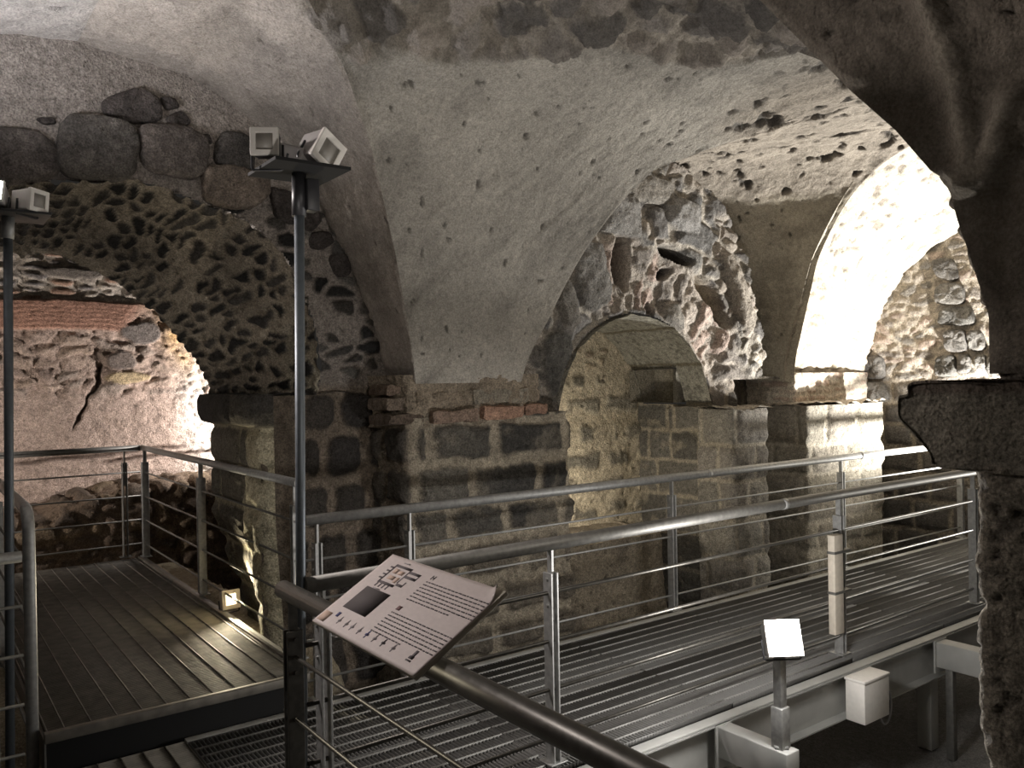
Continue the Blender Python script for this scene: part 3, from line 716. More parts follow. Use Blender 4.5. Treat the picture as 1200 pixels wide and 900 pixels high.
Pw = plane_grid(1, YN, 3.95, 7.25, -2.6, 2.12, .0115)
mk = ~inpoly(Pw[..., 0], Pw[..., 2], niche_poly) & ~((Pw[..., 0] > 6.5) & (Pw[..., 2] < -.02))
edge_n = np.sqrt(((Pw[..., 0]-C2)/(A2-.03))**2 + (np.maximum(Pw[..., 2], 0)/(H2+.02))**2) + .05*fbm(Pw, .25, 4, 155)
mk &= ~((Pw[..., 0] > C2) & (edge_n > 1) & (Pw[..., 2] > .02))
wall_n = surface('wall_back', Pw, niche_wall_relief, ROCK, (5.5, 3, 0), mask=mk)
props(wall_n, 'broken rubble wall filling the lunette above the small niche', 'wall', kind='structure')
def recess_relief(P):
    m, b, ID = blocks(P[..., 0], P[..., 2], P, [-2.8, -2.2, -1.8, -1.4, -1.05, -.7, -.35, .0, .2], 160, (.3, .5), .03, .03, .03)
    return .03*m*b, mixc((.2, .17, .13), palette(ID, [(.09, .08, .07), (.12, .105, .09)]), m)
surface('recess', plane_grid(1, 5.6, 6.45, 7.4, -2.6, .12, .02), recess_relief, ROCK, (6.8, 3, 0), parent=wall_n)
# niche: barrel soffit, right jamb with a slot, back wall, plinth
a = np.linspace(0, math.pi, 230); cx = NC+NR*np.cos(a); cz = NZ+NR*np.sin(a)
jz = np.linspace(-2.6, NZ, 180)[:-1]
prx = np.r_[np.full(179, NC+NR), cx, np.full(179, NC-NR)]; prz = np.r_[jz, cz, jz[::-1]]
P = loft(np.stack([prx, np.full(len(prx), YN-.03), prz], -1), np.stack([prx, np.full(len(prx), NB+.02), prz], -1), 85)
def niche_relief(P):
    x, y, z = P[..., 0], P[..., 1], P[..., 2]
    arc = np.where(z > NZ, NZ+np.arctan2(z-NZ, x-NC)*NR, z)
    m, b, ID = blocks(y, arc, P, [-2.8, -2.2, -1.86, -1.5, -1.14, -.80, -.50, -.24, .17, .66, 1.2, 1.9, 2.6], 170, (.42, .6), .02, .03, .02,
                      joints={7: [4.0, 7], 8: [4, 7], 9: [4, 7], 10: [4, 7], 6: [5.66, 5.75, 6.3], 5: [5.35, 5.7, 6.0]})
    up = sst(-.25, -.2, arc)
    col = mixc((.36, .32, .25), palette(ID, [(.17, .16, .14), (.20, .187, .16), (.15, .14, .122)]), m)
    cu = np.array((.30, .288, .24))*(1+.2*fbm(P, .3, 3, 171))[..., None]
    spk = sst(.2, .4, fbm(P, .03, 2, 172)); cu = mixc(cu, (.14, .13, .11), spk*.7)
    col = mixc(col, mixc((.16, .14, .1), cu, m), up)
    edge_ = sst(.2, .45, fbm(P, .16, 3, 173))*sst(-.2, -.4, arc); col = mixc(col, (.42, .37, .28), edge_*.45)
    h = .018*m*b + .006*fbm(P, .04, 3, 174)
    # slot cut into the jamb, and the block below it bulging forward
    sl = sst(5.53, 5.56, y)*sst(6.06, 6.03, y)*sst(-.235, -.215, arc)*sst(.13, .11, arc)*(x > NC)
    return h, col
arcP = np.where(P[..., 2] > NZ, NZ+np.arctan2(P[..., 2]-NZ, P[..., 0]-NC)*NR, P[..., 2])
SY0, SY1, SA0, SA1 = 5.50, 6.07, -.235, .125
hole = (P[..., 1] > SY0) & (P[..., 1] < SY1) & (arcP > SA0) & (arcP < SA1) & (P[..., 0] > NC)
surface('niche_lining', P, niche_relief, ROCK, (NC, 5.6, -.5), parent=wall_n, mask=~hole)
sx0, sx1 = 5.95, 6.31
zz0, zz1 = SA0+.01, .10
Vs = [(x_, y_, z_) for x_ in (sx0, sx1) for y_ in (SY0-.01, SY1+.01) for z_ in (zz0, zz1)]
Vs[4] = (sx1-.05, SY0+.10, zz0); Vs[5] = (sx1-.05, SY0+.10, zz1)
mesh_obj('slot', np.array(Vs), [(4, 5, 7, 6), (0, 4, 6, 2), (1, 3, 7, 5), (0, 1, 5, 4), (2, 6, 7, 3)], ROCK, wall_n, False, np.array([(.34, .31, .25)]*8))
def niche_back_relief(P):
    x, z = P[..., 0], P[..., 2]
    h, col = plaster_rel(P, (.56, .49, .37), 180, .02)
    m, b, ID = rubble(x, z, P, .15, .10, 181, .55, .5); k = m*(ID > .35)*sst(.0, .15, z+.05*fbm(P, .2, 2, 1))
    h = h+.02*k; col = mixc(col, palette(ID, [(.38, .31, .23), (.33, .26, .2), (.44, .36, .26)]), k*.8)
    m2, b2, ID2 = blocks(x, z, P, [-2.8, -2.3, -1.95, -1.62, -1.40, -1.16, -.93, -.66, -.38, -.12, .12], 182, (.34, .62), .07, .08, .07)
    lo = sst(.12, .02, z)*sst(-.02, .18, fbm(P, .28, 3, 183)+.22)*(ID2 > .15)
    h = h + .022*m2*b2*lo; col = mixc(col, palette(ID2, [(.21, .195, .16), (.26, .24, .195), (.17, .16, .135)]), m2*lo*.9)
    return h, col
surface('niche_back', plane_grid(1, NB, NC-NR-.05, NC+NR+.05, -2.6, .62, .0125), niche_back_relief, ROCK, (NC, 5, -.5), parent=wall_n)
P, s_ = path_grid([(4.1, 5.35), (5.62, 5.35), (5.72, 6.2)], -2.6, -1.42, .02, .06)
P[..., 0] += .10*(-1.42-P[..., 2]); 
def plinth_relief(P):
    h, col = plaster_rel(P, (.33, .285, .22), 190, .02); st = sst(.0, .3, fbm(P, .3, 4, 191)); return h, mixc(col, (.14, .12, .10), st*.6)
surface('plinth', P, plinth_relief, ROCK, (5, 3, -1), parent=wall_n)
P = plane_grid(1, 0, 4.1, 5.7, 0, .85, .03); P = np.stack([P[..., 0], 5.35+P[..., 2], np.full(P.shape[:2], -1.42)], -1)
surface('plinth_top', P, plinth_relief, ROCK, (5, 5, 2), parent=wall_n)

# ================================================================== STRUCTURE: right pillars and end wall
def cap(name, x0, x1, y0, y1, z, par, seed, col=(.42, .37, .30)):
    P = plane_grid(1, 0, x0, x1, y0, y1, .02); P = np.stack([P[..., 0], P[..., 2], np.full(P.shape[:2], z)], -1)
    return surface(name, P, lambda P: (.05*fbm(P, .14, 4, seed)+.02, np.array(col)*(1+.4*fbm(P, .12, 3, seed+1))[..., None]), ROCK, (x0, 3, 3), parent=par)
def pale_blocks(seed, S, rows, wid, c0, c1, gap=.02):
    def f(P):
        m, b, ID = blocks(S, P[..., 2], P, rows, seed, wid, gap, .03, .025)
        col = mixc(c0, palette(ID, c1), m)
        col = col*(1+.25*fbm(P, .25, 4, seed+1))[..., None]
        return .028*m*b + .014*fbm(P, .08, 3, seed+2), col
    return f
P, s_ = path_grid([(6.09, 5.3), (6.09, 4.90), (6.57, 4.90), (6.57, 5.65)], -2.6, -.29, .012, .035)
p2 = surface('pillar_slim', P, pale_blocks(210, np.broadcast_to(s_[:, None], P.shape[:2]), [-2.8, -2.3, -1.98, -1.65, -1.3, -.95, -.62, -.22], (.34, .6), (.40, .36, .29), [(.30, .28, .24), (.25, .23, .20), (.34, .31, .26)]), ROCK, (6.3, 3, -1))
props(p2, 'narrow stone pillar stub right of the niche', 'pillar', kind='structure')
cap('cap', 6.02, 6.62, 4.86, 5.65, -.29, p2, 215)
P, s_ = path_grid([(7.19, 5.7), (7.19, 4.90), (8.58, 4.90), (8.58, 5.75)], -2.6, -.29, .013, .035)
p3 = surface('pillar_right', P, pale_blocks(220, np.broadcast_to(s_[:, None], P.shape[:2]), [-2.8, -2.3, -1.98, -1.72, -1.45, -1.2, -.98, -.68, -.2], (.35, .62), (.40, .36, .29), [(.31, .28, .23), (.35, .32, .26), (.28, .255, .205)]), ROCK, (8, 3, -1))
props(p3, 'pale square stone pillar under the bright end vault', 'pillar', kind='structure')
cap('cap', 7.14, 8.62, 4.86, 5.7, -.29, p3, 225, (.5, .44, .36))
P, s_ = path_grid([(7.16, 5.7), (7.22, 5.03), (8.60, 5.33), (9.6, 5.62)], -.32, .04, .014, .03)
surface('brick_springer', P, pale_blocks(230, np.broadcast_to(s_[:, None], P.shape[:2]), [-.4, -.25, -.18, -.11, -.03, .08], (.2, .34), (.56, .50, .41), [(.52, .44, .36), (.46, .36, .29), (.55, .48, .40)], .014), ROCK, (8, 3, -.2), parent=p3)
def end_relief(P):
    y, z = P[..., 1], P[..., 2]
    m, b, ID = rubble(y, z, P, .20, .10, 240, .25, .9)
    col = mixc((.33, .29, .235), palette(ID, [(.24, .21, .175), (.17, .155, .135), (.29, .235, .195), (.21, .185, .16)]), m)
    h = .018*m*b + .03*fbm(P, .25, 4, 241) + .02*fbm(P, .06, 3, 244)
    lo = sst(-.05, -.12, z+.03*fbm(P, .2, 2, 242))
    m2, b2, ID2 = blocks(y, z, P, [-2.8, -2.2, -1.8, -1.45, -1.15, -.85, -.58, -.32, -.06, .2], 243, (.3, .55), .025, .04, .03)
    h = lerp(h, .03*m2*b2, lo); col = mixc(col, mixc((.26, .225, .175), palette(ID2, [(.12, .108, .094), (.15, .135, .115), (.10, .092, .082)]), m2), lo)
    return h, col
Pw = plane_grid(0, X_R1, .3, 5.8, -2.6, 2.2, .02)
w_end = surface('wall_right', Pw, end_relief, ROCK, (6, 3, 0))
props(w_end, 'rubble end wall with a column of grey blocks under the bright vault', 'wall', kind='structure')
QUO = [[(1094, 306), (1105, 303), (1117, 304), (1125, 325), (1117, 330), (1098, 325)], [(1098, 338), (1105, 332), (1128, 332), (1132, 352), (1127, 356), (1097, 356)], [(1101, 367), (1112, 360), (1139, 359), (1143, 378), (1138, 382), (1100, 380)],
       [(1107, 390), (1115, 386), (1132, 387), (1134, 412), (1110, 412)], [(1135, 388), (1152, 386), (1156, 409), (1137, 412)], [(1096, 418), (1120, 416), (1122, 441), (1098, 441)], [(1124, 416), (1137, 415), (1139, 436), (1124, 438)], [(1145, 416), (1156, 416), (1158, 436), (1145, 436)], [(1158, 418), (1166, 420), (1172, 438), (1158, 440)],
       [(1014, 418), (1036, 417), (1038, 443), (1013, 444)], [(1012, 448), (1037, 447), (1042, 470), (1014, 472)], [(1030, 315+2), (1050, 316), (1049, 322), (1031, 324)]]
for i, poly in enumerate(QUO[:-1]):
    stone('quoin', poly, 0, X_R1-.01, .06, ROCK, w_end, 400+i*7, [(.115, .107, .097), (.13, .122, .11), (.10, .095, .086)][i % 3])

# near pillar with moulded impost, at the right of the picture
P, s_ = path_grid([(4.2, 1.22), (2.70, 1.22), (2.70, -1.0)], -2.6, -.28, .0115, .03)
def near_relief(P):
    h, col = plaster_rel(P, (.30, .265, .21), 250, .014)
    m, b, ID = blocks(P[..., 1]+P[..., 0], P[..., 2], P, [-3, -2.2, -1.75, -1.22, -.72, -.2], 251, (.5, .9), .02, .03, .03)
    h = h+.02*m*b + .012*fbm(P, .04, 3, 252); pk = sst(.25, .4, fbm(P, .045, 3, 253)); h = h-.012*pk
    col = mixc(np.array((.36, .32, .255))*np.ones(P.shape), mixc(col, (.12, .105, .085), pk*.8), m)
    return h, col
near_p = surface('pillar_near', P, near_relief, ROCK, (0, 3, -1))
props(near_p, 'dark weathered stone pillar at the right picture edge with a moulded impost', 'pillar', kind='structure')
imp = [(.24, -.06), (.26, -.075), (.255, -.16), (.22, -.20), (.17, -.235), (.135, -.285), (.03, -.30), (-.02, -.30)]
pr_ = resample([(-.05, -.02), (.16, -.018), (.215, -.03), (.22, -.062), (.245, -.066), (.25, -.08), (.245, -.145), (.20, -.20), (.15, -.25), (.13, -.295), (.0, -.302), (-.05, -.302)], 90)
pl_ = np.array(bend([(4.2, 1.22, 0), (2.70, 1.22, 0), (2.70, -1.0, 0)], .02, 3)); d_ = np.r_[0, np.cumsum(np.linalg.norm(np.diff(pl_, axis=0), axis=1))]; ss = np.linspace(0, d_[-1], 240)
bx_ = np.interp(ss, d_, pl_[:, 0]); by_ = np.interp(ss, d_, pl_[:, 1])
P = np.zeros((240, 90, 3))
yf = sst(2.70+.001, 2.76, bx_)            # the +Y face slides along +Y; the -X face along -X
P[..., 1] = np.where(by_[:, None] > 1.2, 1.22 + pr_[None, :, 0], by_[:, None])
P[..., 0] = np.where(by_[:, None] > 1.2, np.maximum(bx_[:, None], 2.70-.0), 2.70 - .02*np.clip(pr_[None, :, 0], 0, 1))
P[..., 2] = pr_[None, :, 1]
def imp_relief(P):
    h, col = plaster_rel(P, (.27, .245, .195), 260, .01); b = sst(-.07, -.05, P[..., 2]); return h, mixc(col, (.16, .125, .10), b*.8)
# impost block: left end shows its profile on the face towards the visitor
face = np.array([(2.70-.015, 1.22+a_, b_) for a_, b_ in pr_])
n_ = 60; yb = np.linspace(-1.0, 1, n_)
prof_y = 1.22 + pr_[:, 0]
tt = np.linspace(0, 1, 150)
Pf = np.zeros((90, 150, 3)); Pf[..., 0] = 2.67; Pf[..., 2] = pr_[:, None, 1]; Pf[..., 1] = prof_y[:, None]*(1-tt) + (-1.0)*tt
surface('impost', Pf, imp_relief, ROCK, (0, 0, -.2), parent=near_p, edge=0)
Pe = np.zeros((90, 60, 3)); Pe[..., 0] = np.linspace(2.67, 4.2, 60)[None]; Pe[..., 1] = prof_y[:, None]; Pe[..., 2] = pr_[:, None, 1]
surface('impost_side', Pe, imp_relief, ROCK, (3, 4, -.15), parent=near_p)
# masonry above the impost, set back behind the vault's lip
P, s_ = path_grid([(4.2, 1.2), (2.74, 1.17), (2.74, -1.0)], -.06, .64, .012, .03)
P[..., 1] += np.where(P[..., 1] > 1.0, .16*np.clip(P[..., 2]/.6, 0, 1)**1.3, 0)
def above_relief(P):
    h, col = plaster_rel(P, (.28, .24, .19), 270, .02); m, b, ID = rubble(P[..., 1], P[..., 2], P, .3, .16, 271, .2, .5)
    hole = sst(1.1, .8, np.sqrt(((P[..., 1]-1.08)/.035)**2+((P[..., 2]-.375)/.03)**2)); h = h+.03*m*b-.08*hole
    return h, mixc(mixc(col, palette(ID, [(.19, .16, .13), (.24, .2, .16)]), m*.7), (.02, .02, .02), hole)
surface('upper_masonry', P, above_relief, ROCK, (0, 3, .3), parent=near_p)

# ================================================================== STRUCTURE: floor
gx = np.arange(-3.5, 10.0, .04); gy = np.arange(-2.0, 10.0, .04); X, Y = np.meshgrid(gx, gy, indexing='ij')
rise = sst(4.95, 5.25, Y + .12*np.sin(X*3))*sst(2.6, 2.2, X)*.86
P = np.stack([X, Y, -2.6+rise], -1)
def floor_relief(P):
    pb = sst(.25, .5, fbm(P, .08, 3, 280))*(P[..., 2] > -2.0)
    h = .05*fbm(P, .6, 4, 281)+.012*fbm(P, .08, 3, 282) + .03*pb
    base = np.array((.22, .215, .21))*(1+.3*fbm(P, .5, 4, 283))[..., None]
    up = sst(-2.3, -1.9, P[..., 2]); base = mixc(base, np.array((.42, .36, .26))*(1+.25*fbm(P, .15, 3, 284))[..., None], up)
    return h, base
props(surface('floor', P, floor_relief, SOIL, (3, 3, 0)), 'dark uneven earth floor below the walkways', 'floor', kind='structure')

# ================================================================== WALKWAYS
def grating(parent, x0, x1, y0, y1, z, bars='Y', mat=GRATE, pitch=.021, cross=.1, depth=.035, rodm=None):
    g = .004; x0 += g; x1 -= g; y0 += g; y1 -= g; t = .004
    lo = [(x0, y0, z-depth), (x0, y1-t, z-depth), (x0, y0, z-depth), (x1-t, y0, z-depth)]
    hi = [(x1, y0+t, z), (x1, y1, z), (x0+t, y1, z), (x1, y1, z)]
    ax = 0 if bars == 'Y' else 1
    a0, a1, c0, c1 = (x0, x1, y0, y1) if ax == 0 else (y0, y1, x0, x1)
    pt = (lambda a, c, zz: (a, c, zz)) if ax == 0 else (lambda a, c, zz: (c, a, zz))
    for a in np.arange(a0+pitch, a1-.01, pitch): lo.append(pt(a, c0, z-depth)); hi.append(pt(a+.0045, c1, z-.002))
    nb = len(lo)
    for c in np.arange(c0+cross*.6, c1-.02, cross): lo.append(pt(a0, c, z-.014)); hi.append(pt(a1, c+.0055, z+.003))
    v, f = boxes(lo, hi); o = mesh_obj('grating_panel', v-ploc(parent), f, mat, parent)
    if rodm:
        o.data.materials.append(rodm); mi = np.zeros(len(f), np.int32); mi[nb*6:] = 1; o.data.polygons.foreach_set('material_index', mi)
    return o
ZL, ZU = -1.76, -1.59
def channel(name, p0, p1, z0, z1, out, mat, parent, fl=.07, t=.008):
    """C channel along p0->p1 (plan points), flanges pointing to 'out' (plan vector)"""
    p0 = np.array(p0); p1 = np.array(p1); o = np.array(out)
    prof2 = [(0, z0), (fl, z0), (fl, z0+t), (t, z0+t), (t, z1-t), (fl, z1-t), (fl, z1), (0, z1)]
    V = [(*(p+o*a), b) for p in (p0, p1) for a, b in prof2]; n = 8
    F = [(i, (i+1) % n, n+(i+1) % n, n+i) for i in range(n)] + [tuple(range(n-1, -1, -1)), tuple(range(n, 2*n))]
    return mesh_obj(name, np.array(V)-ploc(parent), F, mat, parent)
wl = thing('walkway', 'long low steel grating walkway running right past the stone pillars', 'walkway', (3.0, 3.6, -2.6))
for x0, x1 in [(1.12, 2.4), (2.4, 3.6), (3.6, 4.75), (4.75, 5.9), (5.9, 7.0), (7.0, 8.2), (8.2, 9.35)]:
    grating(wl, x0, x1, 2.93, 3.62, ZL, 'Y', rodm=RODM); grating(wl, x0, x1, 3.62, 4.30, ZL, 'Y', rodm=RODM)
for y0, y1 in [(-1.0, .4), (.4, 1.7), (1.7, 2.93)]: grating(wl, -.15, 1.08, y0, y1, ZL, 'X', PLANK)
grating(wl, -.15, 1.12, 2.93, 4.32, ZL, 'X', PLANK)
grating(wl, -1.4, -.15, 2.93, 4.32, ZL, 'X', PLANK)
channel('edge_beam', (1.12, 2.92), (9.35, 2.92), ZL-.30, ZL-.035, (0, -1), BEAM, wl)
channel('edge_beam', (-1.4, 4.31), (9.35, 4.31), ZL-.25, ZL-.035, (0, -1), BEAM, wl, -.07)
box('edge_strip', (1.12, 2.855, ZL-.034), (9.35, 2.925, ZL-.022), BEAM, wl, .002)
box('edge_strip', (1.12, 4.295, ZL-.034), (9.35, 4.35, ZL+.002), BEAM, wl, .002)
channel('edge_beam', (1.10, -1.0), (1.10, 2.93), ZL-.28, ZL-.035, (1, 0), BEAM, wl)
for x in (3.05, 3.38, 5.7, 8.0): box('support_leg', (x, 2.93, -2.6), (x+.10, 3.03, ZL-.04), BEAM, wl)
for x in (3.38, 5.7, 8.0): box('support_leg', (x, 4.2, -2.6), (x+.10, 4.3, ZL-.04), BEAM, wl)
for x, y in ((0, 0), (0, 2.8), (-1.2, 4.2), (-1.2, 3.1)): box('support_leg', (x, y, -2.6), (x+.10, y+.1, ZL-.04), BEAM, wl)
for x in (2.2, 4.5, 6.8): box('cross_beam', (x, 2.93, ZL-.18), (x+.06, 4.3, ZL-.034), DARKST, wl)
wu = thing('platform', 'raised dark grating platform leading through the left stone arch', 'platform', (1.1, 6.4, -2.6))
for y0, y1 in [(4.41, 5.75), (5.75, 7.05), (7.05, 8.4)]: grating(wu, .52, 1.78, y0, y1, ZU, 'X', PLANK, .022, .115)
box('gap_shade_plate', (.52, 4.42, ZL-.3), (1.76, 4.432, ZU-.04), MATTBLK, wu, .002)  # added black sheet standing in for the shade in the gap
box('nosing', (.51, 4.375, ZU-.045), (1.80, 4.415, ZU+.003), PLANK, wu, .004)
channel('edge_beam', (1.79, 4.41), (1.79, 8.4), ZU-.2, ZU-.002, (1, 0), DARKST, wu, .05)
channel('edge_beam', (.512, 4.41), (.512, 8.4), ZU-.2, ZU-.04, (1, 0), DARKST, wu, .05)
box('toe_plate', (1.775, 4.41, ZU-.05), (1.80, 8.4, ZU+.012), PLANK, wu, .003)
for x in (.53, 1.66):
    for y in (4.46, 8.2): box('support_leg', (x, y, -2.6), (x+.08, y+.08, ZU-.035), DARKST, wu)

# ================================================================== RAILINGS
def post(parent, x, y, z0, ztop, d, stem_to, mat=GALV, w_=.06, gap=.034):
    """two flat plates (broad faces across the rail) with a flat stem rising to the handrail"""
    d = np.array(d); n = np.array((-d[1], d[0])); V = []; Fs = []
    def slab(c, hw, hn, za, zb):
        b = len(V)
        for zz in (za, zb):
            for sx, sy in ((-1, -1), (1, -1), (1, 1), (-1, 1)):
                p = np.array(c)+d*hw*sx+n*hn*sy; V.append((p[0], p[1], zz))
        Fs.extend([tuple(b+i for i in q_) for q_ in BOXF])
    for s_ in (-1, 1): slab(np.array((x, y))+d*s_*gap/2, .005, w_/2, z0, ztop)
    slab((x, y), .05, w_/2+.015, z0, z0+.008)
    o = mesh_obj('post', np.array(V)-ploc(parent), Fs, mat, parent); bevel(o, .0015, 1)
    V.clear(); Fs.clear(); slab((x, y), .006, .016, ztop-.22, stem_to)
    s2 = mesh_obj('stem', np.array(V)-ploc(parent), Fs, mat, o)
    for zz in (ztop-.03, ztop-.15):
        c = np.array((x, y, zz)); v, f = sweep([c-np.append(d, 0)*(gap/2+.013), c+np.append(d, 0)*(gap/2+.013)], .007, 8)
        mesh_obj('bolt', v-ploc(parent), f, mat, o)
    return o
def railing(name, label, a, b, ztop, zdeck, posts, mat=GALV, rodmat=GALV, r=.031, hmat=None, rods=4, rodr=.0075, path=None, rod_a=None, rod_b=None, joints=()):
    a = np.array(a, float); b = np.array(b, float); L = np.linalg.norm(b-a); d = (b-a)/L
    root = thing(name, label, 'railing', (*(a+b)/2, zdeck))
    P = path if path is not None else [(*a, ztop), (*b, ztop)]
    tube('handrail', P, r, hmat or mat, root, 18)
    for j in joints:
        c = np.append(a+d*j, ztop); tube('joint_sleeve', [c-np.append(d, 0)*.02, c+np.append(d, 0)*.02], r+.002, mat, root, 18)
    for t in posts:
        p = a+d*t; post(root, p[0], p[1], zdeck, ztop-.13, d, ztop-.02, mat)
    ra = a if rod_a is None else np.array(rod_a); rb = b if rod_b is None else np.array(rod_b)
    H = ztop-zdeck
    for k in range(1, rods+1):
        z = ztop - H*.222*k
        tube('rod', [(*ra, z), (*rb, z)], rodr, rodmat, root, 10)
    return root
ZT = -.752
railing('railing', 'galvanised railing along the walkway edge nearest the stone pillars', (1.80, 4.42), (9.25, 4.37), ZT, ZL, [.07, .66, 2.93, 5.17, 7.40], joints=(3.35, 5.5))
railing('railing', 'steel railing with dull rods on the walkway edge above the lit floodlight', (1.212, 2.985), (6.70, 3.06), ZT, ZL, [.07, 1.198, 3.578, 5.418], mat=GALV, hmat=DARKST, rodmat=HANDR, rodr=.009, joints=(3.0,))
railing('railing', 'dark thick foreground railing that carries the information panel', (1.13, -.9), (1.13, 2.99), ZT, ZL, [.5, 2.0, 3.80], mat=HANDR, rodmat=HANDR, r=.033)
ZTU = -.565
railing('railing', 'railing on the right edge of the raised platform beside the arch jamb', (1.85, 4.62), (1.85, 8.5), ZTU, ZU, [.05, 1.96, 3.78], mat=GALV, rodmat=DARKST, r=.026)
railing('railing', 'railing across the far end of the raised platform before the lit wall', (.50, 8.5), (1.83, 8.5), ZTU, ZU, [.06, 1.19], mat=DARKST, rodmat=DARKST, r=.028, rods=4)
pth = bend([(.475, 8.45, ZTU), (.475, 4.50, ZTU), (.475, 4.50, -2.58)], .14, 9)
railing('railing', 'bent pipe railing on the left edge of the raised platform', (.475, 4.50), (.475, 8.45), ZTU, ZU-.19, [1.6, 3.4], mat=GALV, rodmat=DARKST, r=.027, path=pth)
railing('railing', 'short railing at the left edge of the picture ending by the bent pipe', (-1.35, 4.36), (.43, 4.36), ZT, ZL, [.06, 1.66], mat=GALV, rodmat=DARKST, r=.026)

# ================================================================== LAMPS
def orient(o, direction, roll=0):
    qn = Vector(direction).to_track_quat('-Y', 'Z')
    o.rotation_mode = 'QUATERNION'; o.rotation_quaternion = qn @ Quaternion((0, 1, 0), roll)
def floodlight(name, label, loc, direction, size=.10, deep=.09, lens=None, group=None, roll=0, foot=.05, body=GREYP, rim=WHITE):
    """square lamp whose face looks along -Y of its own frame; origin = middle of the body"""
    lens = lens or LEDOFF
    root = thing(name, label, 'lamp', loc, group); orient(root, direction, roll)
    h = size/2
    f0 = [(-h, -deep*.5, -h), (h, -deep*.5, -h), (h, -deep*.5, h), (-h, -deep*.5, h)]
    k = .86; b0 = [(x*k, deep*.5, z*k) for x, y, z in f0]
    bevel(mesh_obj('housing', np.array(f0+b0), [(0, 3, 2, 1), (4, 5, 6, 7), (0, 1, 5, 4), (1, 2, 6, 5), (2, 3, 7, 6), (3, 0, 4, 7)][::1], body, root), .006)
    i = h*(.62 if lens not in (GLOW,) else .93); o1 = h*1.04; y0 = -deep*.5-.014; y1 = -deep*.5+.004
    V = [(sx*a_, y, sz*a_) for y in (y0, y1) for a_ in (o1, i) for sx, sz in ((-1, -1), (1, -1), (1, 1), (-1, 1))]
    F = []
    for j in range(4):
        n_ = (j+1) % 4
        F += [(j, n_, 4+n_, 4+j), (8+j, 12+j, 12+n_, 8+n_), (j, 8+j, 8+n_, n_), (4+j, 4+n_, 12+n_, 12+j)]
    bevel(mesh_obj('front_frame', np.array(V), F, rim, root), .003)
    v, f = boxes((-i, -deep*.5-.006, -i), (i, -deep*.5+.002, i)); mesh_obj('lens', v, f, lens, root)
    yk = sweep(bend([(-h-.008, 0, 0), (-h-.008, 0, -h-foot), (h+.008, 0, -h-foot), (h+.008, 0, 0)], .012, 4), .005, 6)
    mesh_obj('yoke', yk[0], yk[1], BLACK, root)
    return root
# lamp stand at the corner of the two railings, with three unlit lamps on its plate
st = thing('lamp_stand', 'tall dark lamp pole with a square plate on top, at the railing corner', 'lamp stand', (1.19, 3.0, ZL))
tube('pole', [(1.187, 3.0, ZL), (1.225, 3.0, .75)], .0185, POLE, st, 16)
tube('sleeve', [(1.187, 3.0, ZL), (1.1965, 3.0, -1.05)], .024, POLE, st, 16)
tube('collar', [(1.222, 3.0, .64), (1.225, 3.0, .80)], .027, BLACK, st, 16)
box('clamp', (1.24, 2.96, .66), (1.29, 3.02, .78), BLACK, st)
tube('base_plate', [(1.187, 3.0, ZL), (1.187, 3.0, ZL+.012)], .07, POLE, st, 20)
cpl = np.array((1.225, 3.0, .803)); hp = .145
pv = []
for zz in (0, .012):
    for sx, sy in ((-1, -1), (1, -1), (1, 1), (-1, 1)): pv.append(cpl + np.array((sx*hp, sy*hp, zz)))
mesh_obj('top_plate', np.array(pv)-ploc(st), [tuple(q_) for q_ in BOXF], MATTBLK, st)
def cam_dir(a, b, c):                     # direction towards the visitor (a), to the visitor's right (b), up (c)
    return tuple(-_F0*a + _R0*b + _Z*c)
pA = on(313, 169, 1, 2.93); pA = pA*(1.0); 
floodlight('floodlight', 'square white-framed floodlight facing straight out, left one on the pole plate', tuple(on(313, 170, 0, 1.108)), cam_dir(1, .08, .02), .098, .08, foot=.045, body=BLACK)
floodlight('floodlight', 'tilted white-framed floodlight, right one on the pole plate', tuple(on(372, 179, 0, 1.328)), cam_dir(.60, .78, -.10), .125, .12, roll=.50, foot=.012)
floodlight('floodlight', 'grey-backed floodlight turned away, middle one on the pole plate', tuple(on(346, 185, 0, 1.248)), cam_dir(-.35, -.9, .25), .082, .11, roll=-.1, foot=.012)
# left lamp stand
sl = thing('lamp_stand', 'dark lamp pole at the left picture edge beside the bent pipe', 'lamp stand', (.395, 4.45, ZL))
tube('pole', [(.378, 4.45, ZL), (.41, 4.45, .80)], .0195, POLE, sl, 16)
tube('collar', [(.406, 4.45, .70), (.41, 4.45, .80)], .028, GALV, sl, 16)
box('top_plate', (.25, 4.30, .80), (.57, 4.58, .812), BLACK, sl, .002)
floodlight('floodlight', 'white floodlight box seen from its side on the left pole', tuple(on(33, 236, 1, 4.36)), cam_dir(.30, .95, -.05), .098, .11, foot=.02, body=WHITE, roll=.05)
fl = floodlight('floodlight', 'glaring lit floodlight at the left picture edge', tuple(on(-6, 231, 1, 4.36)), cam_dir(.9, .2, .35), .10, .09, lens=GLOW, foot=.02)
# small lit fixture on the ground by the jamb
floodlight('floodlight', 'small lit cream lamp on the ground by the arch jamb', (1.885, 6.06, -1.53), (.12, -.98, .12), .13, .06, lens=GLOWW, foot=.03, body=CREAM, rim=CREAM)
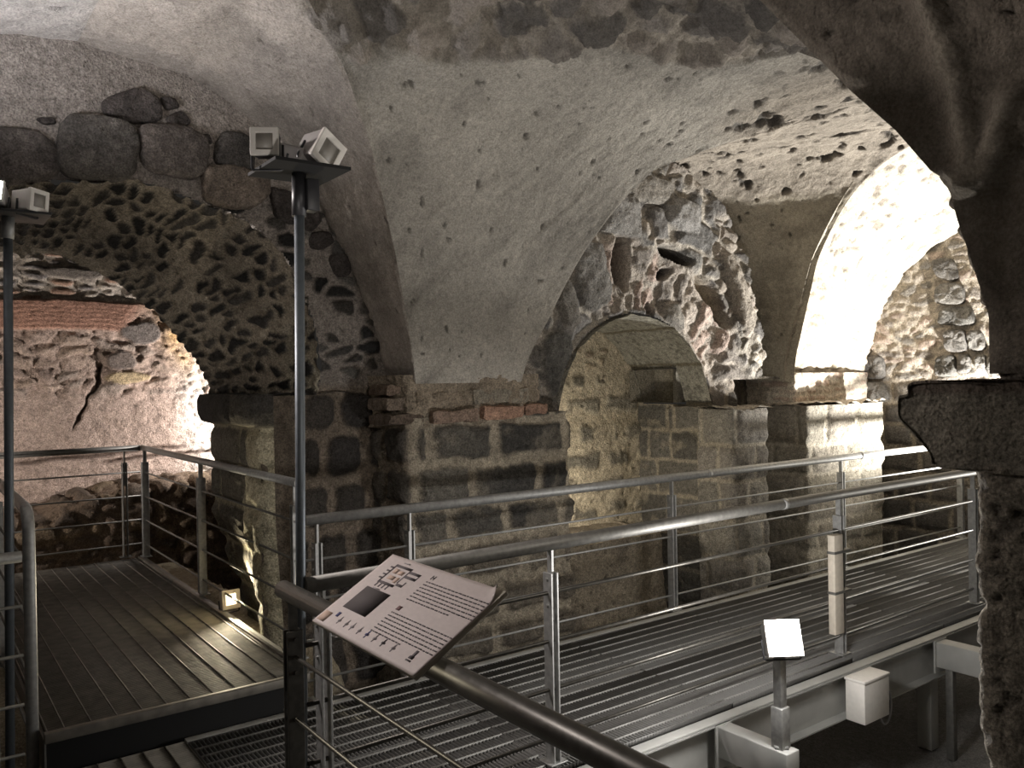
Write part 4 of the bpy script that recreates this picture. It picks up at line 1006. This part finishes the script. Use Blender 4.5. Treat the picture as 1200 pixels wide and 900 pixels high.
# lamp on its bracket in front of the walkway
lb = thing('lamp_bracket', 'grey steel bracket beam and short post in front of the walkway', 'bracket', (3.42, 2.6, -2.0))
box('bracket_beam', (3.375, 2.43, -1.96), (3.475, 2.86, -1.80), BEAM, lb, .006)
box('end_plate', (3.36, 2.845, -2.02), (3.49, 2.858, -1.795), BEAM, lb, .003)
tube('base_collar', [(3.425, 2.50, -1.80), (3.425, 2.50, -1.785)], .046, GALV, lb, 4)
box('lower_post', (3.392, 2.467, -1.80), (3.458, 2.533, -1.60), GALV, lb, .004)
box('upper_post', (3.402, 2.477, -1.60), (3.448, 2.523, -1.36), GALV, lb, .004)
box('drop_leg', (3.375, 2.43, -2.6), (3.475, 2.53, -1.96), BEAM, lb, .006)
LP = (3.43, 2.50, -1.275)
f3 = floodlight('floodlight', 'glaring white floodlight on the short post in front of the walkway', LP, cam_dir(.92, .05, .38), .165, .10, lens=GLOW, foot=.012, body=GALV)
light('floodlight_beam', (LP[0]-.05, LP[1]-.06, LP[2]+.13), 85, (1, .97, .94), size=.11)
lb2 = thing('lamp_bracket', 'grey steel bracket beam behind the near stone pillar', 'bracket', (5.7, 2.5, -2.0))
box('bracket_beam', (5.62, 2.10, -1.98), (5.74, 2.86, -1.81), BEAM, lb2, .006)
box('end_plate', (5.60, 2.845, -2.02), (5.76, 2.858, -1.80), BEAM, lb2, .003)
box('drop_leg', (5.66, 2.76, -2.6), (5.71, 2.81, -1.98), DARKST, lb2, .004)
# junction box with cable, and the strapped duct on the post
jb = thing('junction_box', 'light grey junction box on the walkway beam beside the lit floodlight', 'box', (4.66, 2.78, -2.05))
box('box_body', (4.53, 2.72, -2.055), (4.80, 2.845, -1.80), WHITE, jb, .006)
box('lid', (4.525, 2.715, -1.815), (4.805, 2.849, -1.797), WHITE, jb, .004)
cb = tube('cable', [(4.80, 2.80, -1.97)]+[(4.86-.065*math.cos(t), 2.78, -2.04-.105*math.sin(t)) for t in np.linspace(.1, 5.2, 26)]+[(4.86, 2.84, -1.93)], .006, CABLE, None, 8)
props(cb, 'thin looped grey cable hanging beside the junction box', 'cable')
db = thing('cable_duct', 'narrow cream duct board strapped to a walkway railing post', 'duct', (4.66, 3.02, -1.7))
box('duct_body', (4.625, 2.962, -1.60), (4.72, 3.010, -.985), CREAM, db, .004)
for z in (-1.10, -1.35): box('strap', (4.62, 2.957, z), (4.80, 3.013, z+.016), DARKST, db, .001)

# ================================================================== INFORMATION PANEL
TILT = math.radians(30.3)
pn = thing('information_panel', 'tilted white information board with text, plan and photo on the foreground railing', 'sign', (1.035, 2.17, -.742))
pn.rotation_euler = (0, -TILT, 0)
# local frame: x = up the slope, y = along the rail (reader's left is +y), z = out of the sheet
LB, WB = .648, .338
def lbox(name, x0, x1, y0, y1, z0, z1, mat, par=pn, bv=0):
    v, f = boxes((x0, y0, z0), (x1, y1, z1)); o = mesh_obj(name, v, f, mat, par)
    if bv: bevel(o, bv)
    return o
lbox('board', 0, WB, -LB/2, LB/2, -.014, 0, BOARD, bv=.002)
# printed sheet with one curled corner at the upper right
nx, ny = 30, 50; gx_ = np.linspace(.001, WB-.002, nx); gy_ = np.linspace(-LB/2+.003, LB/2-.001, ny); X, Y = np.meshgrid(gx_, gy_, indexing='ij')
cd_ = np.clip((X-(WB-.06))/.06, 0, 1)*np.clip((-Y-(LB/2-.06))/.06, 0, 1)
Y2 = Y + .035*cd_*np.clip((X-(WB-.10))/.10, 0, 1); Zs = .0012 + .018*cd_**1.5
P = np.stack([X, Y2, Zs], -1).reshape(-1, 3); idx = np.arange(nx*ny).reshape(nx, ny)
fc = np.stack([idx[:-1, :-1], idx[1:, :-1], idx[1:, 1:], idx[:-1, 1:]], -1).reshape(-1, 4)
sh = mesh_obj('printed_sheet', P, fc, PAPER, pn, True)
so = sh.modifiers.new('thick', 'SOLIDIFY'); so.thickness = .0008; so.offset = -1
def patch(name, rects, mat, z=.0018):
    """printed marks as thin inked rectangles: (u, v, du, dv); u from the reader's left, v from the top, both 0..1"""
    lo, hi = [], []
    for u, v_, du, dv in rects:
        y1 = LB/2-u*LB; y0 = y1-du*LB; x1 = WB-v_*WB; x0 = x1-dv*WB
        lo.append((x0, y0, z-.0008)); hi.append((x1, y1, z))
    v, f = boxes(lo, hi); return mesh_obj(name, v, f, mat, pn)
rg = random.Random(3)
def para(u0, u1, v0, n, last=.8):
    R = []
    for i in range(n):
        u = u0; end = u1 if i < n-1 else u0+(u1-u0)*last
        while u < end-.004:
            wd = min(rg.uniform(.008, .035), end-u); R.append((u, v0+i*.039+rg.uniform(-.001, .001), wd, .012)); u += wd+.006
    return R
patch('text_block', para(.47, .985, .17, 7, .7), INK)
patch('text_block', para(.47, .985, .58, 7, .55), INK)
patch('heading', [(.475, .09, .008, .05), (.497, .09, .008, .05), (.475, .108, .03, .012)], INK)
patch('flag_icon', [(.475, .50, .034, .05)], MAROON)
patch('photo_print', [(.10, .44, .24, .30)], PHOTO)
R = [(.13, .10, .012, .26), (.13, .10, .16, .03), (.28, .10, .01, .20), (.13, .33, .16, .03), (.29, .13, .10, .03), (.29, .19, .10, .03), (.385, .13, .008, .09), (.29, .30, .06, .03), (.34, .26, .01, .07)]
for k in range(4): R.append((.10, .14+.05*k, .04, .018))
for k in range(4): R.append((.14+.035*k, .36, .012, .05))
patch('site_plan', R, INK)
patch('site_plan_rooms', [(.16, .15, .04, .06), (.21, .16, .05, .05), (.17, .24, .06, .05), (.24, .24, .03, .07)], ORANGE)
patch('caption', [(.17, .055, .06, .014), (.15, .425, .07, .012)], INKG)
patch('corner_emblem', [(.015, .84, .075, .12)], ORANGE)
patch('logo', [(.125, .80, .026, .055)], NAVY)
for u, mt in ((.19, INKG), (.265, INKG), (.325, INKG), (.40, INKG), (.475, NAVY), (.55, INKG), (.63, INK), (.72, INKG)):
    patch('logo', [(u, .84, .012, .05), (u-.008, .865, .03, .02), (u+.002, .825, .008, .09)], mt)
patch('logo', [(.87, .80, .02, .085), (.862, .86, .034, .03), (.858, .90, .042, .016)], INK)
for y in (-.18, .18):
    lbox('clamp', .06, .16, y-.015, y+.015, -.052, -.014, DARKST, bv=.003)

# ================================================================== lift everything so that the floor lies at z = 0
for o in list(sc.objects):
    if o.parent is None: o.location.z += ZC
